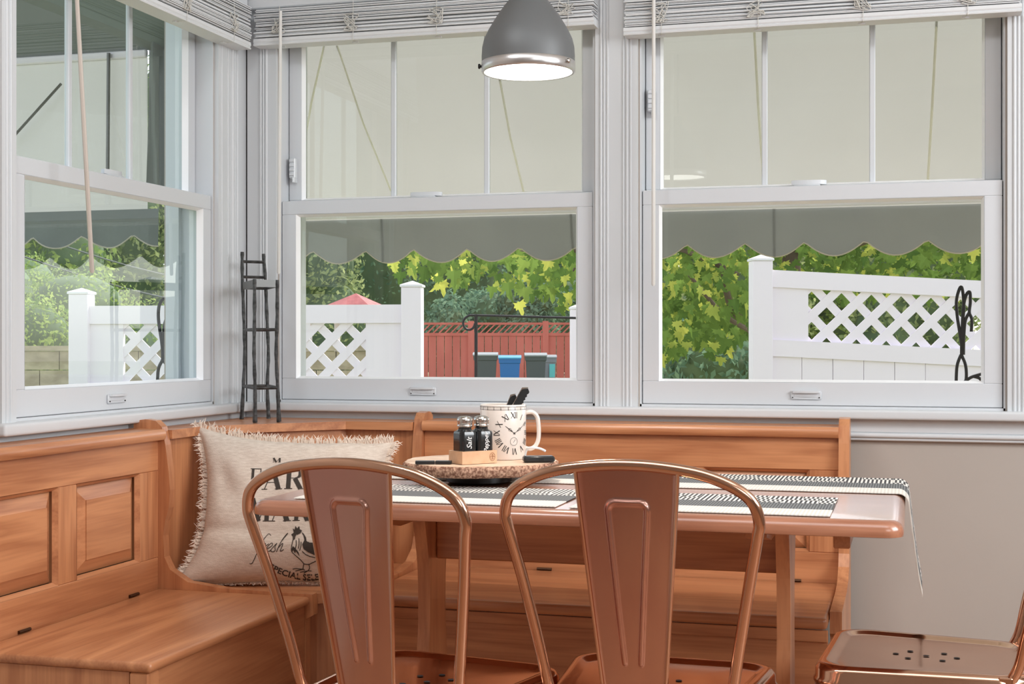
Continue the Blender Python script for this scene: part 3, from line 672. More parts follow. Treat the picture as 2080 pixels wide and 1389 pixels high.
def placemat(x0, x1, y0, y1, label, drape=0.0, sk=0.0):
    t = thing('placemat', label, 'placemat', ((x0 + x1) / 2, (y0 + y1) / 2, TZ), 'striped woven placemats')
    path = [(x0, TZ + .001)]; nx = 20
    xe = min(x1, TX1 - .012)
    path = [(x0 + (xe - x0) * i / nx, TZ + .0012) for i in range(nx + 1)]
    if drape:
        for i in range(1, 9):
            a = PI / 2 * i / 8; path.append((xe + .018 * math.sin(a), TZ + .0012 - .018 * (1 - math.cos(a))))
        for i in range(1, 13):
            f = i / 12; path.append((xe + .018 + .006 * math.sin(f * 3) + .022 * f ** 2.5, TZ - .017 - drape * f))
    H = y1 - y0; bands = [(0, .30, MC, 'cream_band'), (.30, .62, MG, 'grey_band'), (.62, 1.0, MD, 'dashed_band')]
    for a, c, m, nm in bands:
        b = B()
        for zt_ in (0, .0016):
            n = len(b.v)
            b.grid(len(path) - 1, 2, lambda u, v: (path[round(u * (len(path) - 1))][0] + (sk * (a + (c - a) * v)) + (zt_ if round(u * (len(path) - 1)) > nx + 4 else 0), y0 + H * (a + (c - a) * v), path[round(u * (len(path) - 1))][1] + (0 if round(u * (len(path) - 1)) > nx + 4 else zt_)))
        P = path
        for yy in (y0 + H * a, y0 + H * c):
            pass
        # close the rim
        nn_ = len(path); cnt = nn_ * 3
        rim = []
        for j in (0, 2):
            for i in range(nn_ - 1): rim.append((j * nn_ + i, j * nn_ + i + 1, cnt + j * nn_ + i + 1, cnt + j * nn_ + i))
        for i in (0, nn_ - 1):
            for j in range(2): rim.append((j * nn_ + i, (j + 1) * nn_ + i, cnt + (j + 1) * nn_ + i, cnt + j * nn_ + i))
        for f in rim: b.f.append(f); b.m.append(0)
        put(nm, b, m, t)
    return t
placemat(.672, 1.143, -1.145, -.880, 'striped placemat at the near left seat before the wood slice')
placemat(1.168, 1.588, -1.150, -.885, 'striped placemat at the near right seat behind the second chair')
placemat(.672, 1.120, -.765, -.495, 'striped placemat on the far left, partly under the wood slice')
placemat(1.165, 1.700, -.780, -.500, 'striped placemat draped over the right end of the table', drape=.165)
hb = B(); P = smooth_pts([(1.7235, -.779, .60), (1.728, -.780, .575), (1.737, -.781, .555), (1.747, -.782, .538)], 4); hb.tube(P, [.0008] * len(P), 5)

# ------------------------------------------------------------------ wood slice tray
slice_top = varied('slice_face', srgb(226, 200, 176), srgb(208, 176, 150), .55, (20, 20, 20))
bark = varied('bark', srgb(128, 88, 70), srgb(206, 166, 140), .95, (210, 210, 170), 5, bump=1.0, bscale=120, lo=.4, hi=.62)
blackm = mat('black_satin', srgb(26, 27, 28), .4)
TC = at(973, 700, 2.745); TC = (TC.x, TC.y, TZ)
def rr(a, r, z): return r * (1 + .022 * math.sin(3 * a + 1) + .014 * math.sin(7 * a) + .008 * math.sin(17 * a + 2))
def rrb(a, r, z): return rr(a, r, z) + (.0035 * pnoise(Vector((a * 14, z * 260, 0))) + .003 * pnoise(Vector((a * 40, z * 500, 5))) if r > .1 else 0)
tr = thing('wood_slice_tray', 'round wood slice with rough bark edge standing on the table', 'tray', TC)
put('bark_edge', B().lathe([(.128, .020), (.138, .021), (.146, .024), (.149, .030), (.150, .036), (.149, .0415), (.146, .0435)], TC, 220, rrb), bark, tr, smooth=True, ang=80)
b = B(); prof = [(0.0001, .0437), (.05, .0437), (.1, .0437), (.1465, .0436), (.1465, .0425)]; b.lathe(prof, TC, 110, rr); put('cut_face', b, slice_top, tr, smooth=True)
put('turntable_base', B().lathe([(.060, .0018), (.064, .004), (.066, .0198), (.0001, .0199)], TC, 48), blackm, tr, smooth=True)
TT = TZ + .0438

# shaker caddy : local frame rotated
pine = varied('pine', srgb(224, 182, 146), srgb(212, 166, 128), .5, (6, 50, 50))
stamp = mat('burnt_stamp', srgb(140, 84, 46), .8)
ca = at_z(939, 946, TT + .0)          # front left vertical edge at front
rot = .85
caddy = thing('shaker_caddy', 'small open pine box holding the salt and pepper shakers', 'caddy', (ca.x, ca.y, TT + .0005))
ex = Vector((math.cos(rot), math.sin(rot), 0)); ey = Vector((-ex.y, ex.x, 0)); Lc, Wc, Hc = .077, .050, .024
def CL(x, y, z): return Vector((ca.x, ca.y, TT + .0008)) + ex * x + ey * y + Vector((0, 0, z))
ey = Vector((-math.sin(rot + .45), math.cos(rot + .45), 0)); ey = Vector((-ex.y, ex.x, 0))
def cbox(b, x0, x1, y0, y1, z0, z1): b.prism([(x0, y0), (x1, y0), (x1, y1), (x0, y1)], lambda p, q, t: tuple(CL(p, q, t)), z0, z1)
for (x0, x1, y0, y1) in ((0, Lc, 0, .004), (0, Lc, Wc - .004, Wc), (0, .004, .004, Wc - .004), (Lc - .004, Lc, .004, Wc - .004)):
    b = B(); cbox(b, x0, x1, y0, y1, 0, Hc); put('side', b, pine, caddy)
b = B(); cbox(b, .004, Lc - .004, .004, Wc - .004, 0, .004); put('bottom', b, pine, caddy)
b = B(); fnS = lambda x, z: tuple(CL(x, -.0004, z)); cx_, cz_ = .0665, .012
b.ribbon([(cx_ + .0058 * math.cos(a), cz_ + .0075 * math.sin(a)) for a in [2 * PI * i / 20 for i in range(21)]], .0008, fnS)
b.ribbon([(cx_ - .005, cz_), (cx_ + .005, cz_ + .0005)], .001, fnS); b.ribbon([(cx_ - .002, cz_ + .002), (cx_, cz_ + .005), (cx_ + .002, cz_ + .002)], .001, fnS); b.ribbon([(cx_, cz_ - .004), (cx_ + .001, cz_ + .003)], .0009, fnS); b.ribbon([(cx_ - .003, cz_ - .003), (cx_ - .001, cz_ - .005), (cx_ + .003, cz_ - .003)], .0008, fnS)
put('round_stamp', b, stamp, caddy)
# shakers
shk = mat('shaker_black', srgb(30, 32, 34), .18, 0, Coat_Weight=.6)
chrome = mat('shaker_steel', srgb(205, 200, 195), .2, 1.0)
wht = mat('white_print', srgb(238, 238, 238), .6)
def shaker(name, sx_, txt, t, label, hz):
    bp = CL(sx_, .025, 0); c = (bp.x, bp.y, TT + .0055)
    s = thing(name, label, 'shaker', c, 'salt and pepper shakers')
    seg = 32
    def sq(a, r, z):
        if z > .056: return r
        q = a - rot - PI / 4 + PI / 8; k = PI / 4; m = ((q + k / 2) % k) - k / 2
        base = math.cos(PI / 8) / max(math.cos(m), .2)
        # square with chamfers
        aa = (a - rot) % (PI / 2) - PI / 4
        sqr = min(1 / max(abs(math.cos((a - rot))), abs(math.sin(a - rot)), .1), 1.19)
        return r * sqr
    prof = [(.0165, 0), (.0180, .002), (.0182, .03), (.0182, .052), (.0172, .0555), (.014, .0585), (.0125, .0605), (.0125, .0655)]
    put('glass_body', B().lathe(prof, c, 64, sq), shk, s, smooth=True, ang=25)
    cap_ = [(.0140, .0645), (.0148, .0655), (.0148, .0675), (.0139, .0685), (.0139, .0695), (.0148, .0705), (.0146, .0728), (.0153, .0765), (.0148, .0800), (.0125, .0828), (.008, .0845), (.003, .0850), (.0001, .0850)]
    cp = put('screw_cap', B().lathe(cap_, c, 32), chrome, s, smooth=True, ang=50)
    hb_ = B()
    for k in range(6):
        a = k * PI / 3; hb_.lathe([(.0008, 0), (.0001, .0003)], (c[0] + .006 * math.cos(a), c[1] + .006 * math.sin(a), c[2] + .0846), 6)
    put('hole', hb_, dark_rub, cp)
    v, f = text2d(txt, hz, .35, .0001); d1 = Vector((math.cos(rot), math.sin(rot), 0)); d2 = Vector((math.sin(rot), -math.cos(rot), 0))
    zs = [p[0] for p in v]; zm = (min(zs) + max(zs)) / 2
    tb2 = B(); tb2.add([Vector(c) + d2 * .0186 + d1 * (-q + .004) + Vector((0, 0, .0355 + (p - zm))) for p, q in v], f)
    put('lettering', tb2, wht, s)
shaker('salt_shaker', .0205, 'Salt', 2.70, 'black salt shaker with steel screw cap in the pine box, left one', .0155)
shaker('pepper_shaker', .0575, 'Pepper', 2.735, 'black pepper shaker with steel screw cap in the pine box, right one', .0140)

# mug
mc = at(1022, 900, 2.785); mc = (mc.x, mc.y, TT + .0005); MR, MHt = .0455, .1075
mugm = mat('mug_glaze', srgb(232, 222, 214), .2, 0, Coat_Weight=.4)
prt = mat('mug_print', srgb(48, 44, 42), .5)
mg = thing('mug', 'white ceramic mug with clock face print and handle on the wood slice', 'mug', mc)
prof = [(.0001, .003), (.040, .003), (.0405, 0), (.0435, .0), (MR, .004), (MR, MHt - .002), (MR - .001, MHt), (MR - .003, MHt - .001), (MR - .004, .01), (.0001, .009)]
put('body', B().lathe(prof, mc, 64), mugm, mg, smooth=True, ang=50)
va = math.atan2(-math.cos(YAW), math.sin(YAW)) + 0.0     # angle of direction facing the camera
va = math.atan2(CY - mc[1], CX - mc[0])
hd = va + PI / 2 + .12                                   # handle to the camera's right
P = smooth_pts([(MR - .001, .090), (MR + .012, .0915), (MR + .022, .083), (MR + .0255, .065), (MR + .0255, .040), (MR + .020, .025), (MR + .009, .018), (MR - .001, .020)], 5)
put('handle', B().tube([(mc[0] + r * math.cos(hd), mc[1] + r * math.sin(hd), mc[2] + z) for r, z in P], .0058, 12, flat=.75), mugm, mg, smooth=True)
def mgf(x, z):      # x: arc metres to the right from dial centre ; z from mug base
    a = va + .50 + x / MR; r = MR + .0005
    return (mc[0] + r * math.cos(a), mc[1] + r * math.sin(a), mc[2] + z)
mb = B(); cz = .052
def numeral(s, ang, R_=.0355, h=.0125):
    # vertical strokes composed radially
    w = {'I': .0031, 'V': .0066, 'X': .0076}; tot = sum(w[c] for c in s); x0 = -tot / 2
    ca_, sa_ = math.cos(ang), math.sin(ang)
    T = lambda x, y: mgf(R_ * sa_ * 1.0 + x * ca_ + y * sa_, cz + R_ * ca_ - x * sa_ + y * ca_)
    for c in s:
        q = w[c]; 
        if c == 'I': mb.ribbon(sub([(x0 + q / 2, -h / 2), (x0 + q / 2, h / 2)], 5), .0014, T)
        if c == 'V': mb.ribbon(sub([(x0, h / 2), (x0 + q / 2, -h / 2)], 5), .0018, T); mb.ribbon(sub([(x0 + q / 2, -h / 2), (x0 + q, h / 2)], 5), .0010, T)
        if c == 'X': mb.ribbon(sub([(x0, h / 2), (x0 + q, -h / 2)], 5), .0018, T); mb.ribbon(sub([(x0, -h / 2), (x0 + q, h / 2)], 5), .0010, T)
        x0 += q
for i, s in enumerate(['XII', 'I', 'II', 'III', 'IIII', 'V', 'VI', 'VII', 'VIII', 'IX', 'X', 'XI']): numeral(s, 2 * PI * i / 12)
def hand(ang, l, w):
    T = lambda x, y: mgf(x * math.cos(ang) + y * math.sin(ang), cz - x * math.sin(ang) + y * math.cos(ang))
    mb.ribbon(sub([(0, -.003), (0, l * .5)], 5), w, T); mb.ribbon(sub([(0, l * .5), (0, l)], 5), [w * 1.6, w * 1.4, w * 1.2, w, w * .7, .0004], T)
    for cc, r in ((l * .32, .0013), (l * .5, .0026)): mb.ribbon([(r * math.cos(a), cc + r * math.sin(a)) for a in [2 * PI * i / 12 for i in range(13)]], .0007, T)
hand(math.radians(-52), .024, .0011); hand(math.radians(58), .030, .0010)
ring = lambda cx, cy, r, w=.0006: mb.ribbon([(cx + r * math.cos(a), cy + r * math.sin(a)) for a in [2 * PI * i / 24 for i in range(25)]], w, mgf)
ring(0, cz, .0016, .001); ring(-.001, cz - .016, .0078); mb.ribbon([(-.002, cz - .018), (.002, cz - .012)], .0007, mgf)
for z in (MHt - .0035, MHt - .0095): mb.ribbon([(-.10 + .2 * i / 60, z) for i in range(61)], .0007, mgf)
for i in range(70):
    x = -.098 + .196 * i / 69; L5 = i % 5 == 0; mb.ribbon([(x, MHt - (.0105 if L5 else .0070)), (x, MHt - .0035)], .0011 if L5 else .0004, mgf)
put('clock_print', mb, prt, mg)
# two box-cutter like handles standing in the mug
plast = mat('black_plastic', srgb(34, 36, 38), .35)
def cutter(name, px0, py0, px1, py1, t, w, label, notch):
    a = at(px0, py0, t); c = at(px1, py1, t); base = Vector((a.x, a.y, TT + .012)) if False else a + (a - c) * 1.6
    up_ = (c - a).normalized(); side = up_.cross(Vector((math.sin(YAW), -math.cos(YAW), 0))).normalized(); 
    Lg = (c - a).length; base = a - up_ * (a.z - (TT + .016)) / max(up_.z, .3)
    L2 = (c - base).length
    prof = [(-w / 2, 0), (w / 2, 0)]
    if notch:
        for i in range(4): q = L2 - .034 + i * .007; prof += [(w / 2, q), (w / 2 - .0018, q + .002), (w / 2, q + .0055)]
    prof += [(w / 2, L2 - .004), (w * .15, L2 + .001), (-w / 2 + .001, L2 - .006), (-w / 2, L2 - .012)]
    b = B(); nrm = side.cross(up_)
    o = thing(name, label, 'knife', base)
    b.prism(prof, lambda p, q, tt: tuple(base + side * p + up_ * q + nrm * tt), -.006, .006); put('handle', b, plast, o)
    b = B(); b.prism([(-w / 2 - .0015, L2 * .5), (-w / 2 + .0005, L2 * .5), (-w / 2 + .0015, L2 - .006), (w * .1, L2 + .0015), (w * .1, L2 + .003), (-w / 2 - .001, L2 - .003)], lambda p, q, tt: tuple(base + side * p + up_ * q + nrm * tt), -.0055, .0055); put('metal_spine', b, chrome, o)
cutter('utility_knife', 1050, 826, 1070, 790, 2.775, .016, 'black grooved utility knife handle leaning out of the mug', True)
cutter('utility_knife', 1036, 826, 1045, 803, 2.80, .013, 'shorter grey-edged knife handle beside the taller one in the mug', False)
# flat black key fob right of mug, with white strap
p0 = at_z(1094, 936, TT + .004); fob = thing('key_fob', 'flat black key fob with a white strap lying right of the mug', 'key fob', (p0.x, p0.y, TT + .0005))
Mx = Matrix.Translation(p0 - Vector((0, 0, .004))) @ Matrix.Rotation(YAW + .12, 4, 'Z')
put('case', B().box((-.030, -.014, .0005), (.030, .014, .0125), .003, Mx), plast, fob, smooth=True)
b = B(); b.box((-.001, -.0146, .004), (.008, -.0138, .0095), 0, Mx); put('button', b, dark_rub, fob)
P = [Mx @ Vector(q) for q in ((-.026, .002, .0128), (-.024, .0, .022), (-.020, -.004, .028), (-.008, -.006, .0285), (.004, -.002, .026), (.014, .002, .021))]
put('strap', B().tube(smooth_pts([tuple(q) for q in P], 5), .0022, 6, flat=.35), wht, fob, smooth=True)
# folded black strip left on the slice
p0 = at_z(879, 941, TT + .003); fs_ = thing('folded_glasses_case', 'flat black folded strip lying on the left of the wood slice', 'case', (p0.x, p0.y, TT + .0005))
Mx = Matrix.Translation((p0.x, p0.y, TT + .0006)) @ Matrix.Rotation(YAW + .05, 4, 'Z')
put('strip', B().box((-.033, -.006, 0), (.004, .008, .0062), .001, Mx), plast, fs_)
put('strip', B().box((.005, -.006, 0), (.036, .010, .0062), .001, Mx @ Matrix.Rotation(-.12, 4, 'Z')), plast, fs_)

# ------------------------------------------------------------------ copper chairs (local: faces +Y)
def make_chair(label):
    t = thing('metal_chair', label, 'chair', (0, 0, 0), 'copper metal chairs around the table')
    SZ = .502
    def rsq(s, r, yoff=0, n=8, front=1.0):     # rounded trapezoid, wider to the front
        out = []
        for cx, cy, a0 in ((1, 1, 0), (-1, 1, PI / 2), (-1, -1, PI), (1, -1, 3 * PI / 2)):
            for i in range(n + 1):
                a = a0 + PI / 2 * i / n; y = cy * (s - r) + r * math.sin(a); x = cx * (s - r) + r * math.cos(a)
                x *= (.92 + .08 * (y / s)) if y < 0 else .92 + .10 * (y / s)
                out.append((x, y + yoff))
        return out
    b = B(); rings = [(.168, .045, SZ - .058), (.170, .048, SZ - .052), (.170, .048, SZ - .034), (.1725, .050, SZ - .031), (.1725, .05, SZ - .026), (.170, .05, SZ - .022), (.170, .052, SZ - .010), (.165, .052, SZ - .002), (.158, .05, SZ), (.150, .048, SZ - .001), (.144, .046, SZ - .005), (.136, .044, SZ - .006), (.08, .03, SZ - .0075), (.01, .005, SZ - .008)]
    n = 36; vs = []
    for s, r, z in rings: vs += [(x, y, z) for x, y in rsq(s, r)]
    fs = [(i * n + k, i * n + (k + 1) % n, (i + 1) * n + (k + 1) % n, (i + 1) * n + k) for i in range(len(rings) - 1) for k in range(n)] + [tuple((len(rings) - 1) * n + k for k in range(n))]
    b.add(vs, fs); st_ = put('seat', b, copper, t, smooth=True, ang=60)
    for (x, y) in ((0, 0), (.028, .028), (-.028, .028), (.028, -.028), (-.028, -.028), (0, .05), (0, -.05)):
        hb_ = B().add([(x + .0055 * math.cos(a), y + .0055 * math.sin(a), SZ - .0068) for a in [2 * PI * i / 10 for i in range(10)]], [tuple(range(10))])
        put('drain_hole', hb_, dark_rub, st_)
    # legs
    for sx in (-1, 1):
        for sy in (-1, 1):
            b = B(); P = []; 
            top = Vector((sx * .135, sy * .145, SZ - .03)); bot = Vector((sx * .190, sy * .200, .006))
            for i in range(7):
                f = i / 6; p = top.lerp(bot, f); w = .040 * (1 - f) + .016 * f
                P.append([(p.x, p.y), (p.x - sx * w, p.y + sy * .004), (p.x - sx * w, p.y - sy * .002), (p.x - sx * .004, p.y - sy * .005), (p.x - sx * .003, p.y - sy * w), (p.x + sx * .003, p.y - sy * w)]); 
            vs = [(x, y, top.lerp(bot, i / 6).z) for i, ring_ in enumerate(P) for x, y in ring_]
            b.add(vs, [(i * 6 + k, i * 6 + (k + 1) % 6, (i + 1) * 6 + (k + 1) % 6, (i + 1) * 6 + k) for i in range(6) for k in range(6)] + [tuple(range(6)), tuple(36 + k for k in range(6))])
            lg = put('leg', b, copper, t); put('foot_cap', B().box((bot.x - .015 - sx * .006, bot.y - .015 - sy * .006, 0), (bot.x + .015 - sx * .006, bot.y + .015 - sy * .006, .02), .004), dark_rub, lg)
    for a in (PI / 4, -PI / 4):
        c_, s_ = math.cos(a), math.sin(a); put('cross_brace', B().tube([(-.2 * c_, -.2 * s_, .30), (0, 0, .335), (.2 * c_, .2 * s_, .30)], .007, 8, flat=.4), copper, t)
    # hoop
    H = [(-.132, -.130, .455), (-.133, -.136, .488), (-.137, -.150, .520), (-.147, -.163, .58), (-.165, -.188, .68), (-.180, -.212, .757), (-.1835, -.218, .783), (-.174, -.224, .810), (-.148, -.229, .830), (-.105, -.2325, .846), (-.05, -.234, .8545), (0, -.2345, .857)]
    H = H + [(-x, y, z) for x, y, z in H[-2::-1]]; H = smooth_pts(H, 6)
    rad = [.0078 + .003 * max(0, 1 - abs((p[2] - .48) / .03)) * (1 if p[2] > .46 else .5) for p in H]
    put('back_hoop', B().tube(H, .0085, 12), copper, t, smooth=True)
    for sx in (-1, 1):
        put('hoop_bracket', B().box((sx * .137 - .008, -.140, .445), (sx * .137 + .008, -.118, .500), .002), copper, t)
    # splat
    def hoopz(x): # top contour
        return .853 - .005 * (x / .07) ** 2
    def sp(u, v):
        x = (u * 2 - 1); z = .463 + (hoopz(0) - .463) * v
        hw = .040 + (.0735 - .040) * min(1, (v * 1.02)) ** .95
        X = x * hw; zz = .463 + (hoopz(X) - .463) * v
        y = -.1715 - (.2345 - .1715) * min(1, max(0, (zz - .50) / .352)) + .003 * 0
        y -= .010 * (1 - x * x) * v * (1 - v) * 4 * .6
        # rolled edges
        y -= .0035 * max(0, (abs(x) - .9) / .1)
        # embossed inverted U rib
        zt2, zb2 = .803, .567
        if zb2 - .01 < zz < zt2 + .012:
            ww = .012 + (.029 - .012) * max(0, (zz - zb2)) / (zt2 - zb2)
            dl = abs(abs(X) - ww) if zz < zt2 - .010 else 9
            if zz >= zt2 - .014:
                qx = max(0, abs(X) - (ww - .012)); qz = max(0, zz - (zt2 - .012)); dl = abs(math.hypot(qx, qz) - .012) if abs(X) > ww - .012 or zz > zt2 - .012 else 9
            if zz < zb2: dl = math.hypot(abs(X) - ww, zz - zb2)
            if dl < .0045: y -= .0042 * math.cos(dl / .0045 * PI / 2)
        return (X, y, zz)
    b = B(); b.grid(90, 170, sp)
    b.grid(10, 12, lambda u, v: tuple(Vector(sp(u, v)) + Vector((0, .0035, 0)))) 
    put('back_splat', b, copper_panel, t, smooth=True, ang=70)
    for sx in (-1, 1):
        b = B(); b.tube([tuple(Vector(sp(.5 + sx * .5, i / 10)) + Vector((0, .0, 0))) for i in range(11)], .003, 8); put('rolled_edge', b, copper, t, smooth=True)
    for sx in (-1, 1): put('rivet', B().lathe([(.0001, .004), (.003, .004), (.0045, .002), (.005, 0)], (0, 0, 0), 12), chrome, t, smooth=True).matrix_basis = Matrix.Translation((sx * .030, -.1765, .482)) @ Matrix.Rotation(PI / 2, 4, 'X')
    return t
ch0 = make_chair('copper metal chair nearest the pillow, its back toward the viewer')
# place by centre of hoop top
def place(o, hoop_xy, deg):
    a = math.radians(deg); off = Vector((-math.sin(a) * -.2345, math.cos(a) * -.2345))   # local (0,-.2345)
    o.location = (hoop_xy[0] - off.x, hoop_xy[1] - off.y, 0); o.rotation_euler = (0, 0, a)
h1 = at(703, 925, 2.0); h2 = at(1272, 940, 1.975)
ch1 = dup(ch0); tag(ch1, 'copper metal chair in front of the table centre, its back toward the viewer')
ch2 = dup(ch0); tag(ch2, 'copper metal chair at the right end of the table, seen side on')
place(ch0, (h1.x, h1.y), -10); place(ch1, (h2.x, h2.y), -1)
ch2.location = (1.735, -.905, 0); ch2.rotation_euler = (0, 0, math.radians(90 - 4))

# ------------------------------------------------------------------ pendant lamp
LPc = at(1073, 148, 2.67); LP = (LPc.x, LPc.y, LPc.z)
lampm = varied('lamp_grey', srgb(108, 110, 111), srgb(102, 104, 105), .5, (4, 4, 4), metal=.2)
alum = mat('brushed_aluminium', srgb(205, 203, 202), .3, .9)
lm = thing('pendant_lamp', 'grey metal dome pendant lamp with steel rim hanging over the table', 'lamp', LP)
shade = [(.0885, .016), (.0888, .030), (.0878, .046), (.0840, .062), (.0765, .078), (.0665, .095), (.0560, .111), (.0455, .126), (.0350, .139), (.0240, .151), (.0150, .158), (.0130, .160), (.0130, .190), (.0001, .191)]
put('shade', B().lathe(shade, LP, 72), lampm, lm, smooth=True)
put('rim', B().lathe([(.0835, .002), (.0838, -.001), (.0872, -.0015), (.0893, .001), (.0893, .018), (.0885, .0186), (.086, .0186), (.0845, .004)], LP, 72, None, False), alum, lm, smooth=True, ang=60)
em = D.materials.new('lamp_diffuser'); em.use_nodes = True; e_ = em.node_tree.nodes['Principled BSDF']; e_.inputs['Base Color'].default_value = (.9, .9, .88, 1); e_.inputs['Emission Color'].default_value = (1, .97, .92, 1); e_.inputs['Emission Strength'].default_value = 7.0
put('diffuser', B().add([(LP[0] + .0840 * math.cos(a), LP[1] + .0840 * math.sin(a), LP[2] + .0025) for a in [-2 * PI * i / 64 for i in range(64)]], [tuple(range(64))]), em, lm)
for ang, m in ((YAW + PI, dark_rub), (YAW - PI / 5, chrome)):
    d = Vector((math.cos(ang), math.sin(ang), 0)); c = Vector(LP) + Vector((0, 0, .011))
    put('thumb_screw', B().tube([c + d * .088, c + d * .0905, c + d * .0915, c + d * .0945, c + d * .0955], [.0024, .0024, .0048, .0048, .0035], 10), m, lm, smooth=True)
put('cord', B().tube([(LP[0], LP[1], LP[2] + .2), (LP[0], LP[1], RZ - .02)], .003, 8), dark_rub, lm)
put('ceiling_cup', B().lathe([(.055, RZ - .001), (.05, RZ - .02), (.0001, RZ - .026)], (LP[0], LP[1], 0), 32), lampm, lm, smooth=True)
spot = light('pendant_bulb', 'SPOT', (LP[0], LP[1], LP[2] - .01), (LP[0], LP[1], 0), 13, (1, .86, .74)); spot.data.spot_size = math.radians(130); spot.data.spot_blend = .6; spot.data.shadow_soft_size = .07

# ================================================================== outside
GZ = -.42
grass = varied('grass', srgb(128, 138, 100), srgb(158, 158, 128), .95, (.7, .7, .7), bump=.3, bscale=20)
struct('ground_outside', B().box((-80, .15, GZ - .3), (60, 90, GZ)), grass)
D.objects['ground_outside'].name = 'ground'
b = B().box((-80, -12, GZ - .3), (-.15, .15, GZ)); struct('ground_side', b, grass); D.objects['ground_side'].name = 'ground.001'
fence_w = mat('white_vinyl', srgb(246, 240, 248), .45)
cap_m = mat('white_vinyl_cap', srgb(240, 240, 246), .4)
def vinyl_post(x, y, h, label, root=None, ang=YAW, w=.052):
    r = root or thing('fence_post', label, 'post', (x, y, GZ))
    Mx = Matrix.Translation((x, y, 0)) @ Matrix.Rotation(ang, 4, 'Z')
    put('post', B().box((-w, -w, GZ), (w, w, h), .006, Mx), fence_w, r)
    c = B(); e = w + .006
    c.box((-e, -e, h), (e, e, h + .012), .002, Mx)
    q = [Mx @ Vector(v) for v in ((-e, -e, h + .012), (e, -e, h + .012), (e, e, h + .012), (-e, e, h + .012), (0, 0, h + .034))]
    c.add(q, [(0, 1, 4), (1, 2, 4), (2, 3, 4), (3, 0, 4)]); put('post_cap', c, cap_m, r)
    return r
def lattice_fence(A, Bp, hA, hB, label, topw, lat0, lat1, zlat, latr, post_a=True, post_b=True, lowrail=None, span=None):
    A = Vector(A); Bp = Vector(Bp); d = (Bp - A); Ln = d.length; d.normalize(); nrm = Vector((-d.y, d.x)); ang = math.atan2(d.y, d.x)
    r = thing('lattice_fence', label, 'fence', (A.x, A.y, GZ), 'white vinyl lattice fences')
    z0 = lambda s: (hB - hA) * s / Ln
    def bar(name, s0, s1, zl, zh, th=.03):
        vs = []
        for s in (s0, s1):
            for n in (-th, th):
                for z in (zl, zh): p = A + d * s + nrm * n; vs.append((p.x, p.y, z + z0(s)))
        put(name, B().add(vs, [(0, 1, 3, 2), (4, 6, 7, 5), (0, 4, 5, 1), (2, 3, 7, 6), (0, 2, 6, 4), (1, 5, 7, 3)]), fence_w, r)
    T = hA
    bar('top_rail', .05, Ln - .05, T - topw, T)
    bar('middle_rail', .05, Ln - .05, zlat - .085, zlat)
    bar('bottom_rail', .05, Ln - .05, GZ + .05, GZ + .18)
    for (a, c) in ((.05, lat0), (lat1, Ln - .05)):
        if c - a > .03: bar('side_panel', a, c, zlat, T - topw, .016)
    n = max(2, int((Ln - .1) / .15)); w = (Ln - .1) / n
    for i in range(n): bar('board', .05 + i * w + .0015, .05 + (i + 1) * w - .0015, GZ + .18, zlat - .085, .014 if i % 2 else .0155)
    # lattice slats clipped to the opening
    W_, Hh = lat1 - lat0, (T - topw) - zlat; pitch = latr; sw = .044
    for sgn in (1, -1):
        k0 = -Hh; k = k0
        while k < W_ + Hh:
            # strip centreline s = lat0 + k + sgn*t , z = zlat + t
            pts = []
            hw = sw / 2 * math.sqrt(2)
            poly = [(k - hw, 0), (k + hw, 0), (k + hw + Hh, Hh), (k - hw + Hh, Hh)] if sgn > 0 else [(k - hw, Hh), (k + hw, Hh), (k + hw + Hh, 0), (k - hw + Hh, 0)]
            def clip(P, lim, less):
                out = []
                for i in range(len(P)):
                    a, c = P[i - 1], P[i]; ia = (a[0] <= lim) if less else (a[0] >= lim); ic = (c[0] <= lim) if less else (c[0] >= lim)
                    if ia != ic: f = (lim - a[0]) / (c[0] - a[0]); out.append((lim, a[1] + (c[1] - a[1]) * f))
                    if ic: out.append(c)
                return out
            poly = clip(clip(poly, 0, False), W_, True) if poly else []
            if len(poly) >= 3:
                off = -.004 if sgn > 0 else .004
                b = B(); b.prism(poly, lambda p, q, t: ((A + d * (lat0 + p) + nrm * (off + t)).x, (A + d * (lat0 + p) + nrm * (off + t)).y, zlat + q + z0(lat0 + p)), -.0035, .0035)
                put('lattice_slat', b, fence_w, r)
            k += pitch
    if post_a: p = A; vinyl_post(p.x, p.y, post_a, '', r, ang)
    if post_b: p = Bp; vinyl_post(p.x, p.y, post_b, '', r, ang)
    return r
tD = 7.25
pa = at(166, 600, tD + .15); pb2 = at(838, 600, tD); zz = lambda py, t: CH + (696 - py) * t / 2850
lattice_fence((pa.x, pa.y), (pb2.x, pb2.y), zz(622, 7.3), zz(620, tD), 'white vinyl lattice fence seen through the side and middle windows',   .095, .23, 1.52, zz(782, 7.3), .149, zz(598, 7.3), zz(585, tD))
pc = at(1545, 600, tD); pd = at(2330, 600, tD + .1)
lattice_fence((pc.x, pc.y), (pd.x, pd.y), zz(549, tD), zz(549, tD) - .10, 'white vinyl lattice fence seen through the right hand window', .088, .245, 1.75, zz(690, tD), .157, zz(532, tD), zz(545, tD))
p_ = at(1177, 640, 7.8); vinyl_post(p_.x, p_.y, zz(630, 7.8), 'white vinyl post at the right edge of the middle window, beside the black hook')

